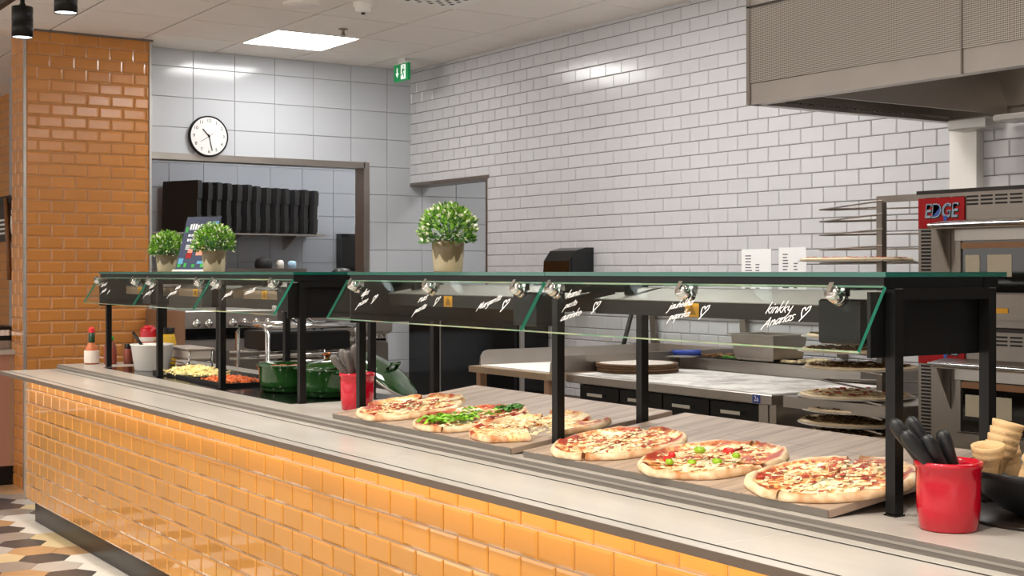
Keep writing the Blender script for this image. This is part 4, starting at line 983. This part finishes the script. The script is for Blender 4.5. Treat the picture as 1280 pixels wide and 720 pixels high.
def gn_pan(x, y, z, label):
    t = thing('steel_container', label, 'container', (x, y, z))
    vs = []; 
    for (a, b, zz) in ((.125, .09, 0), (.135, .10, .012), (.150, .115, .125), (.170, .132, .127), (.170, .132, .131), (.145, .11, .131), (.128, .092, .01)):
        vs += [(-a, -b, zz), (a, -b, zz), (a, b, zz), (-a, b, zz)]
    fs = [(3, 2, 1, 0), (24, 25, 26, 27)]
    for i in range(6):
        for j in range(4): k = (j+1) % 4; fs.append((i*4+j, i*4+k, i*4+4+k, i*4+4+j))
    MB().add(vs, fs).build('container_body', M['steel_h'], t); return t
gn_pan(-4.93, 4.81, .962, 'empty steel food container standing on the topping rail')
# shelf above the rail on the white wall
t = thing('wall_rail', 'thin steel wall rail with slanted strap brackets above the topping pans', 'rail', (-5.4, YW-.006, 1.145))
MB().box((-1.0, -.022, .0), (1.0, 0, .022)).build('rail_bar', M['steel_h'], t)
for bx_ in (-.85, -.08, .62): 
    MB().prism([(-.045, .0), (-.022, .0), (-.012, -.15), (-.0, -.16), (-.0, -.185), (-.035, -.175)], 'x', bx_-.022, bx_+.022).build('bracket', M['steel_dark'], t)
# wall dispenser
t = thing('towel_dispenser', 'black paper towel dispenser on the white subway-tiled wall', 'dispenser', (-7.02, YW-.006, 1.25))
pr = [(0, .0), (-.19, .0), (-.20, .05), (-.19, .22), (-.14, .285), (-.06, .305), (0, .305)]
MB().prism(pr, 'x', -.14, .14).build('cover', M['black_gl'], t); MB().box((.14, -.17, .02), (.146, -.01, .27)).build('side_panel', M['rubber'], t)
MB().box((-.1, -.205, .0), (.1, -.19, .02)).build('outlet', M['rubber'], t)
# papers
for (x0, x1, z1, lab) in ((-5.53, -5.30, 1.525, 'white notice sheet on the wall nearer the towel dispenser'), (-5.245, -5.045, 1.53, 'white notice sheet on the wall nearer the pizza rack')):
    t = thing('notice_sheet', lab, 'paper sheet', (x0, YW-.0065, z1-.31), group='notice sheets on the white wall')
    MB().box((0, -.0015, 0), (x1-x0, 0, .31)).build('sheet', M['paper'], t)
    mb = MB(); rg = random.Random(int(x0*100))
    for r in range(16):
        z = .27-.016*r
        mb.box((.03, -.002, z), (.03+rg.uniform(.03, .06), -.0015, z+.006))
        if r > 2: mb.box((.11, -.002, z), (.11+rg.uniform(.02, .03), -.0015, z+.006))
    mb.build('print_lines', M['inkd'], t)
# black fridge
t = thing('black_cabinet', 'glossy black two-door cabinet with bright edge strips against the white wall', 'cabinet', (-8.09, 5.07, 0))
MB().box((-.74, -.10, .05), (.73, .11, 1.30), ch=.006).build('cabinet_body', M['black_gl'], t)
for (a, b) in ((-.735, -.30), (-.265, .725)):
    d = MB().box((a, -.122, .1), (b, -.101, 1.29), ch=.004).build('door', M['black_gl'], t); MB().box((b-.03, -.135, .6), (b-.015, -.122, 1.1)).build('door_handle', M['rubber'], d)
MB().box((-.292, -.122, .1), (-.273, -.101, 1.29)).build('edge_strip', M['alu'], t); MB().box((.731, -.122, .05), (.745, -.09, 1.3)).build('edge_strip', M['alu'], t)
for sx in (-.6, .6): MB().box((sx-.03, -.08, 0), (sx+.03, .08, .05)).build('foot', M['black'], t)
# tall dark pole of a peel leaning on the white wall
t = thing('pizza_peel', 'dark handled pizza peel leaning on the white wall beside the black cabinet', 'peel', (-6.55, 4.95, .006))
MB().tube([(0, 0, .28), (.18, .20, 1.32)], .014, 8).build('handle', M['black'], t); MB().prism([(-.14, 0), (.10, 0), (.16, .27), (.1, .30), (-.05, .30), (-.14, .2)], 'y', -.006, .006).build('blade', M['steel_h'], t)

# pizza rack
RX, RY = -3.675, 4.20
t = thing('pizza_rack', 'steel rack of wire arms loaded with unbaked pizzas beside the oven', 'rack', (RX, RY, 0))
MB().box((-.014, -.014, .06), (.014, .014, 1.70)).build('post', M['steel_dark'], t)
MB().box((.014, -.014, 1.675), (.53, .014, 1.70)).build('top_bar', M['steel_dark'], t); MB().box((.53, -.02, .06), (.565, .02, 1.69)).build('post', M['steel_dark'], t)
MB().box((-.05, -.3, .0), (.565, .3, .06)).build('base', M['steel_dark'], t)
LV = [1.657, 1.608, 1.552, 1.492, 1.437, 1.37, 1.31, 1.25, 1.19, 1.14, 1.083, 1.017, .955, .905, .853, .80, .755]
for z in LV:
    mb = MB(); mb.tube([(.275, -.31, z+.004), (-.30, -.03, z), (.0, .0, z)], .0035, 6); mb.tube([(-.30, .03, z), (.275, .31, z+.004)], .0035, 6); mb.tube([(-.30, -.03, z), (-.30, .03, z)], .0035, 6)
    mb.build('wire_arm', M['steel_dark'], t)
rawm = slice_mesh(0, 2*pi-.001, .215, 9.1, M['crustraw'], .8)
for n, (z, m, lab) in enumerate(((1.437, 'ham', 'red-topped unbaked pizza alone on the upper rack arms'), (1.14, 'meat', 'brown-topped unbaked pizza on the rack, highest of the lower ones'), (1.083, 'meat', 'mince-topped unbaked pizza second of the lower ones on the rack'), (1.017, 'meat', 'dark unbaked pizza third of the lower ones on the rack'), (.905, 'cheesebit', 'cheese-covered unbaked pizza on the rack over the steel box'), (.853, 'meat', 'mince-topped unbaked pizza on the rack behind the steel box'), (.80, 'meat', 'unbaked pizza on the rack under the steel box'), (.755, 'meat', 'lowest unbaked pizza on the rack'))):
    p = thing('unbaked_pizza', lab, 'pizza', (RX-.05+.02*(n % 2), RY-.09, z+.0076), (0, 0, n), group='unbaked pizzas on the rack')
    MB().lathe([(0, -.0035), (.225, -.0035), (.228, 0), (0, 0)], 36).build('screen', M['screenm'], p)
    link('dough', rawm, p).scale = (1, 1, .6)
    bits('topping', p, M[m], 260, .195, .009, 70+n, .010)
    if n == 4: MB().box((-.17+RX-RX, -.02, .0), (.40, .34, .045)).build('steel_tray', M['steel_h'], t, (-.10, -.25, .858))
    if m == 'cheesebit': bits('ham', p, M['ham'], 40, .18, .011, 90+n, .014)

# ================================================================== OVEN
OX, OY = -3.06, 3.68
t = thing('deck_oven', 'double-deck steel pizza oven with red name plates at the end of the kitchen', 'oven', (OX, OY, 0))
OW, OD = 1.7, 1.35
MB().box((0.02, .03, .05), (OW-.02, OD, .30)).build('base_frame', M['steel_dark'], t)
for dk, z0 in ((0, 1.220), (1, .768)):
    b_ = MB().box((0, 0, z0), (OW, OD, z0+.448), ch=.003).build('oven_deck', M['steel_dark'], t)
    MB().box((-.004, -.006, z0+.440), (OW+.004, OD+.004, z0+.452)).build('top_rim', M['darkbrown'], b_)
    mb = MB()
    for i in range(26): mb.box((.012, -.0015, z0+.03+.0118*i), (.052, .0008, z0+.037+.0118*i))
    o = mb.build('side_louvres', M['black'], b_); o['kind'] = 'stuff'
    mb = MB()
    for i in range(20):
        for j in range(3):
            if i < 3 and j > 0 and j > 0: continue
            mb.box((.03+.055*i, -.0015, z0+.422-.0125*j), (.075+.055*i, .0008, z0+.428-.0125*j))
    o = mb.build('top_slots', M['black'], b_); o['kind'] = 'stuff'
    s_ = MB().box((.004, -.006, z0+.326), (.190, -.002, z0+.426)).build('name_plate', M['signred'], b_)
    for (ox, oz, mm, yy, ss) in ((.0035, -.0025, M['black'], -.0066, .0022), (0, 0, M['silverl'], -.0072, .0010), (0, 0, M['signblue'], -.0078, -.0030)):
        me = text_mesh('EDGE', .066, .0003, shear=.15, offset=ss); me.materials.append(mm)
        o = link('plate_lettering', me, s_, (.097+ox, yy, z0+.381+oz), (pi/2, 0, 0)); o.scale = (.82, 1, 1)
    MB().prism([(.108, z0+.366), (.124, z0+.366), (.119, z0+.336), (.113, z0+.336)], 'y', -.008, -.0062).build('plate_drip', M['signblue'], s_)
    # projecting hood bar, bracket, recessed door with window
    h_ = MB().prism([(-.085, z0+.328), (-.075, z0+.340), (.0, z0+.350), (0, z0+.333), (-.078, z0+.320)], 'x', .115, OW-.05).build('door_canopy', M['steel_h'], b_)
    MB().tube([(.112, -.085, z0+.332), (OW-.05, -.085, z0+.332)], .008, 10).build('canopy_edge', M['chrome'], h_)
    MB().prism([(-.075, z0+.322), (-.002, z0+.328), (-.002, z0+.18)], 'x', .125, .133).build('bracket', M['steel_h'], b_)
    d_ = MB().box((.165, -.022, z0+.282), (OW-.12, -.001, z0+.318)).build('door_top', M['steel_h'], b_)
    w_ = MB().box((.185, -.012, z0+.115), (OW-.12, -.001, z0+.280)).build('door_window', M['ovenin'], b_)
    MB().box((.185, -.016, z0+.256), (OW-.12, -.012, z0+.276)).build('amber_band', M['amber'], w_)
    MB().box((.20, -.0135, z0+.165), (.255, -.012, z0+.235)).build('painted_lit_pane', mat('pale_pane', '#b5ab94', .3), w_); MB().box((.285, -.0135, z0+.165), (.375, -.012, z0+.235)).build('painted_lit_pane', mat('pale_pane', '#b5ab94', .3), w_)  # pale colour stands in for light in the oven window
    MB().box((.165, -.03, z0+.03), (OW-.12, -.001, z0+.110)).build('door_lower', M['steel_dark'], b_)
    MB().box((.165, -.018, z0+.115), (.185, -.001, z0+.280)).build('door_stile', M['steel_dark'], b_)
    MB().box((.33, -.0325, z0+.05), (.375, -.0302, z0+.066)).build('warning_sticker', M['yellow'], b_)
for (x, y) in ((.08, .1), (OW-.08, .1), (.08, OD-.1), (OW-.08, OD-.1)): MB().box((x-.03, y-.03, 0), (x+.03, y+.03, .05)).build('foot', M['black'], t)
MB().box((.02, .03, .30), (OW-.02, OD, .746)).build('lower_cabinet', M['steel_dark'], t)

# ================================================================== EXTRACTION HOOD
HX0, HY0, HZ0 = -4.12, 3.90, 2.085
t = thing('extraction_hood', 'large stainless extraction hood with a perforated front over the oven', 'extractor hood', (HX0, HY0, HZ0))
HW, HD, HH = 3.2, YW-HY0-.008, ZC-HZ0
MB().box((0, 0, .0), (HW, .008, .085)).build('front_band', M['steel_h'], t)
MB().box((0, .0, .40), (HW, .008, HH)).build('upper_front', M['steel_h'], t)
for (a, b) in ((.02, 1.062), (1.068, 2.13), (2.136, HW-.02)): MB().box((a, -.003, .088), (b, .005, .398)).build('perforated_panel', M['perf'], t)
for xx in (0.0, 1.0622, 2.131): MB().box((xx, -.006, .0), (xx+.005 if xx else .02, .008, HH)).build('seam_strip', M['steel_dark'], t)
MB().box((0, -.006, .396), (HW, -.001, .404)).build('seam_strip', M['darkbrown'], t)
MB().box((0, .008, 0), (.008, HD, HH)).build('side_sheet', M['steel_h'], t)
MB().box((HW-.008, .008, 0), (HW, HD, HH)).build('side_sheet', M['steel_h'], t)
MB().box((.008, .008, .0), (.05, HD, .012)).box((.008, .008, .0), (HW-.008, .05, .012)).build('bottom_lip', M['steel_h'], t)
mb = MB()
for i in range(70): mb.box((.0082, .03+.0175*i, .022), (.0125, .039+.0175*i, .029))
o = mb.build('lip_rivets', M['chrome'], t); o['kind'] = 'stuff'
MB().prism([(HD-.02, .05), (HD-.35, .75), (HD-.33, .76), (HD, .07)], 'x', .3, HW-.02).build('filter_bank', M['steel_dark'], t)
MB().box((.008, HD-.01, 0), (HW-.008, HD, HH)).build('rear_sheet', M['steel_dark'], t)
MB().box((.01, .01, HH-.02), (HW-.01, HD-.01, HH-.004)).build('inner_top', M['steel_dark'], t)
MB().box((.30, .02, .012), (.308, HD-.02, .70)).build('inner_divider', M['steel_h'], t)
MB().box((.10, HD-.16, -.05), (.30, HD-.02, .0), ch=.006).build('lamp_fixture', M['alu'], t)
MB().box((.34, HD-.16, -.03), (.8, HD-.02, .0), ch=.006).build('grease_tray', M['alu'], t)
t = thing('white_duct_cover', 'white vertical duct cover on the tiled wall below the hood', 'duct cover', (-4.10, YW-.006, .96))
MB().box((0, -.05, 0), (.148, 0, 1.105), ch=.003).build('duct_panel', M['white'], t)

# ================================================================== KITCHEN BEHIND THE FAR GUARD
t = thing('steel_cooker', 'steel cooker front with a row of black knobs behind the fries', 'cooker', (-8.2, 3.0, 0), (0, 0, 0))
MB().box((-.75, 0, .08), (0, .62, 1.155), ch=.005).build('cooker_body', M['steel_h'], t)
MB().box((.0, .0, .975), (.012, .62, 1.045)).build('black_fascia', M['black_gl'], t)
for i in range(7): MB().lathe([(.026, 0), (.024, .022), (0, .024)], 16, mt=Matrix.Translation((0.0, .07+.08*i, 1.075)) @ Matrix.Rotation(pi/2, 4, 'Y')).build('knob', M['chrome'], t)
MB().box((0, .03, .35), (.012, .59, .90)).build('oven_door', M['steel_dark'], t)
for (x, y) in ((-.7, .05), (-.05, .05), (-.7, .57), (-.05, .57)): MB().box((x-.03, y-.03, 0), (x+.03, y+.03, .08)).build('foot', M['black'], t)
t = thing('steel_counter', 'plain grey steel counter against the pass-through wall', 'worktable', (-8.75, 4.0, 0))
MB().box((-.42, -.36, .98), (.30, .02, 1.02), ch=.003).build('counter_top', M['steel_h'], t); MB().box((-.40, -.34, .1), (.26, .0, .98)).build('cabinet', M['steel_dark'], t); MB().box((.26, -.34, .88), (.275, .0, .9)).build('door_strip', M['steel_h'], t)
for (x, y) in ((-.35, -.3), (.2, -.3), (-.35, -.06), (.2, -.06)): MB().box((x-.03, y-.03, 0), (x+.03, y+.03, .1)).build('foot', M['black'], t)
t = thing('steel_trolley', 'tubular steel trolley with a black basket behind the green pots', 'trolley', (-7.35, 3.37, 0))
mb = MB()
for y in (-.28, .28):
    mb.tube([(-.22, y, .12), (-.22, y, 1.05), (-.18, y, 1.09), (.18, y, 1.09), (.22, y, 1.05), (.22, y, .12)], .014, 8)
mb.tube([(.2, -.28, 1.09), (.2, .28, 1.09)], .016, 8).tube([(-.2, -.28, 1.09), (-.2, .28, 1.09)], .016, 8)
for z in (.93, .89): mb.tube([(.22, -.33, z), (.22, .33, z)], .010, 8).tube([(-.22, -.33, z), (-.22, .33, z)], .010, 8)
mb.build('tube_frame', M['chrome'], t)
MB().box((-.19, -.25, .95), (.19, .25, 1.06), ch=.01).build('basket', M['black'], t); MB().box((-.2, -.26, .55), (.2, .26, .58)).build('lower_shelf', M['steel_h'], t)
for (x, y) in ((-.22, -.28), (.22, -.28), (-.22, .28), (.22, .28)): MB().lathe([(.03, -.05), (.05, -.03), (.05, .03), (.03, .05)], 14, mt=Matrix.Translation((x, y, .07-.02)) @ Matrix.Rotation(pi/2, 4, 'X')).tube([(x, y, .08), (x, y, .13)], .01, 6).build('caster', M['rubber'], t)
for k in range(3):
    o = thing('steel_skewer', 'steel turner handle slanting out of the black basket, '+('first', 'second', 'third')[k]+' of three', 'utensil', (-7.32, 3.43+.05*k, 1.055), group='turners in the trolley basket')
    MB().tube([(0, 0, 0), (-.05, -.17, .135)], .007, 8).build('handle', M['chrome'], o)
    MB().box((-.06, -.205, .128), (-.04, -.165, .15)).build('grip_end', M['white'], o)
t = thing('dish_machine', 'pale steel dish machine with a ridged hood behind the second pot', 'dishwasher', (-8.05, 3.97, 0))
MB().box((-.25, -.25, .1), (.25, .25, .95), ch=.01).build('machine_body', M['steel_dark'], t); MB().box((-.27, -.27, 1.0), (.27, .27, 1.15), ch=.02).build('machine_hood', M['steel_h'], t)
MB().box((-.24, -.24, .95), (-.2, .24, 1.0)).box((.2, -.24, .95), (.24, .24, 1.0)).build('hinge_arm', M['chrome'], t)
MB().tube([(.26, -.2, .99), (.30, -.2, .97), (.30, .2, .97), (.26, .2, .99)], .010, 8).build('front_handle', M['chrome'], t)
for (x, y) in ((-.2, -.2), (.2, -.2), (-.2, .2), (.2, .2)): MB().box((x-.03, y-.03, 0), (x+.03, y+.03, .1)).build('foot', M['black'], t)

# ================================================================== BACK ROOM SEEN THROUGH THE OPENING
t = thing('box_shelf', 'thin steel wall shelf under the row of black cartons', 'shelf', (-11.295, 3.75, 1.715))
MB().box((0, -.05, .0), (.42, 1.52, .015)).build('shelf_board', M['steel_h'], t)
for y in (.2, .75, 1.3): MB().prism([(0, 0), (.3, 0), (0, -.12)], 'y', y-.01, y+.01).build('bracket', M['steel_h'], t)
rg = random.Random(2); box0 = None
for k in range(13):
    y = 4.01+.0885*k; h_ = .43-.0045*k+.012*(rg.random()-.5)
    ang = radians(24+rg.uniform(-2, 2)); tl = radians(-2.2-rg.uniform(0, 1.5))
    if box0 is None:
        box0 = thing('pizza_carton', 'x', 'carton', (-11.06, y, 1.7315), group='black cartons on the back room shelf')
        mb = MB().box((-.2, -.024, 0), (.2, .024, .43), ch=.003); mb.build('tray', M['card'], box0)
        MB().box((.2, -.028, .02), (.206, .028, .15)).build('tuck_flap', M['card'], box0); MB().box((.2, -.028, .28), (.206, .028, .41)).build('tuck_flap', M['card'], box0)
        MB().box((-.195, -.0275, .005), (.2, -.024, .425)).build('lid', mat('black_card_lid', '#1b1b1d', .6), box0); b = box0
    else: b = dup(box0, (-11.06, y, 1.7315))
    b.rotation_euler = (tl, 0, ang); b.scale = (1, 1, h_/.43)
    b['label'] = 'flat black pizza carton on edge, ' + ('at the pier end of the row' if k == 0 else 'at the doorway end of the row' if k == 12 else ['second', 'third', 'fourth', 'fifth', 'sixth', 'seventh', 'eighth', 'ninth', 'tenth', 'eleventh', 'twelfth'][k-1]+' from the pier end of the row')
t = thing('soap_dispenser', 'tall black soap dispenser on the back room wall', 'dispenser', (-11.293, 5.66, 1.40))
MB().prism([(0, 0), (.09, .01), (.11, .05), (.11, .32), (.09, .35), (0, .35)], 'y', -.09, .09, 0).build('cover', M['black_gl'], t); MB().box((.0, .10, -.02), (.02, .115, .42)).build('wall_bar', M['alu'], t)
MB().box((.03, -.03, -.03), (.07, .03, .002)).build('nozzle', M['white'], t)
t = thing('back_worktop', 'dark steel worktop with slanted end in the back room', 'worktable', (-10.85, 4.4, 0))
MB().box((-.43, -1.0, 1.39), (.25, .55, 1.43)).build('top', M['steel_dark'], t); MB().box((-.4, -.98, 0), (.2, .5, 1.39)).build('cabinet', M['steel_dark'], t)
tag(MB().lathe([(0, 0), (.07, 0), (.075, .03), (.065, .075), (.03, .095), (0, .098)], 20).build('black_bag', M['card'], None, (-10.75, 4.62, 1.43)), 'rounded black bundle on the back room worktop', 'bundle')
tag(MB().lathe([(0, 0), (.03, 0), (.032, .05), (.02, .07), (0, .072)], 16).build('white_bottle', M['white'], None, (-10.72, 4.76, 1.43)), 'small white bottle on the back room worktop', 'bottle')
tag(MB().lathe([(0, 0), (.035, 0), (.037, .05), (.022, .064), (0, .066)], 16).build('blue_bottle', M['lightblue'], None, (-10.7, 4.86, 1.43)), 'pale blue bottle lid beside the white one on the back worktop', 'bottle')
t = thing('black_tap', 'low black dome on the counter edge inside the opening', 'bin lid', (-9.9, 4.93, 1.35)); MB().lathe([(.09, 0), (.085, .05), (.05, .08), (0, .085)], 20).build('dome', M['rubber'], t)
MB().lathe([(.08, -1.35), (.09, 0)], 20).build('bin', M['rubber'], t)

# ================================================================== FAR PASSAGE beside the pier
t = thing('side_counter', 'copper-fronted side counter in the passage behind the main counter', 'counter', (-9.25, 2.28, 0))
MB().box((-1.3, -.7, .13), (0, 0, .86)).build('cabinet', M['pink'], t); MB().box((.0, -.09, .13), (.004, 0, .86)).build('shade_tone_strip', M['oak'], t)  # browner strip puts the panel's light-and-shade split into its colour
MB().box((-1.3, -.75, .86), (.02, .0, .89)).build('counter_top', M['slide2'], t); MB().box((-1.25, -.66, 0), (-.04, -.02, .13)).build('plinth', M['black'], t)
t = thing('cutlery_station', 'steel cutlery station with a black bar on the side counter', 'cutlery station', (-9.55, 2.12, .89))
MB().box((-.2, -.15, 0), (.2, .15, .06), ch=.004).build('lower_tray', M['steel_h'], t); MB().box((-.2, -.15, .06), (.2, .15, .085)).build('black_bar', M['black'], t)
MB().box((-.19, -.14, .085), (.19, .14, .13), ch=.004).build('upper_tray', M['chrome'], t); MB().box((-.2, -.15, .13), (.2, .15, .145)).build('black_lid', M['black'], t)
t = thing('hanging_sign', 'dark hanging sign with white rings beside the orange pier', 'sign', (-11.4, 2.62, 1.64))
MB().box((-.6, 0, 0), (.55, .02, .30)).build('sign_board', M['darkbrown'], t); MB().box((-.6, -.01, .30), (.57, .03, .36)).build('top_rail', M['black'], t)
for (ro, z_) in ((.07, .15), (.042, .15), (.02, .15)):
    mb = MB(); n = 28
    pts = [(.48+ro*.8*cos(2*pi*i/n), -.004, z_+ro*1.5*sin(2*pi*i/n)) for i in range(n+1)]; mb.tube(pts, .007, 6); mb.build('logo_ring', M['white'], t)
mb = MB()
for i in range(4): mb.box((-.2, -.002, .06+.035*i), (.2, 0, .075+.035*i))
mb.build('white_stripe', M['white'], t)
MB().box((.57, 0, -.0), (.6, .03, 1.33)).build('hanger', M['black'], t); MB().tube([(.3, -.015, .34), (.42, -.015, -.3)], .02, 8).build('strap', M['wood'], t)
t = thing('wood_post', 'dark slim post standing in the far passage', 'post', (-11.75, 2.84, 0)); MB().box((-.10, -.03, 0), (.08, .03, 1.55)).build('post_shaft', M['darkbrown'], t)
t = thing('wall_screen', 'narrow dark panel hung high in the far passage', 'panel', (-11.75, 2.88, 2.05)); MB().box((-.10, 0, 0), (.09, .035, .42)).build('panel_body', M['darkbrown'], t)
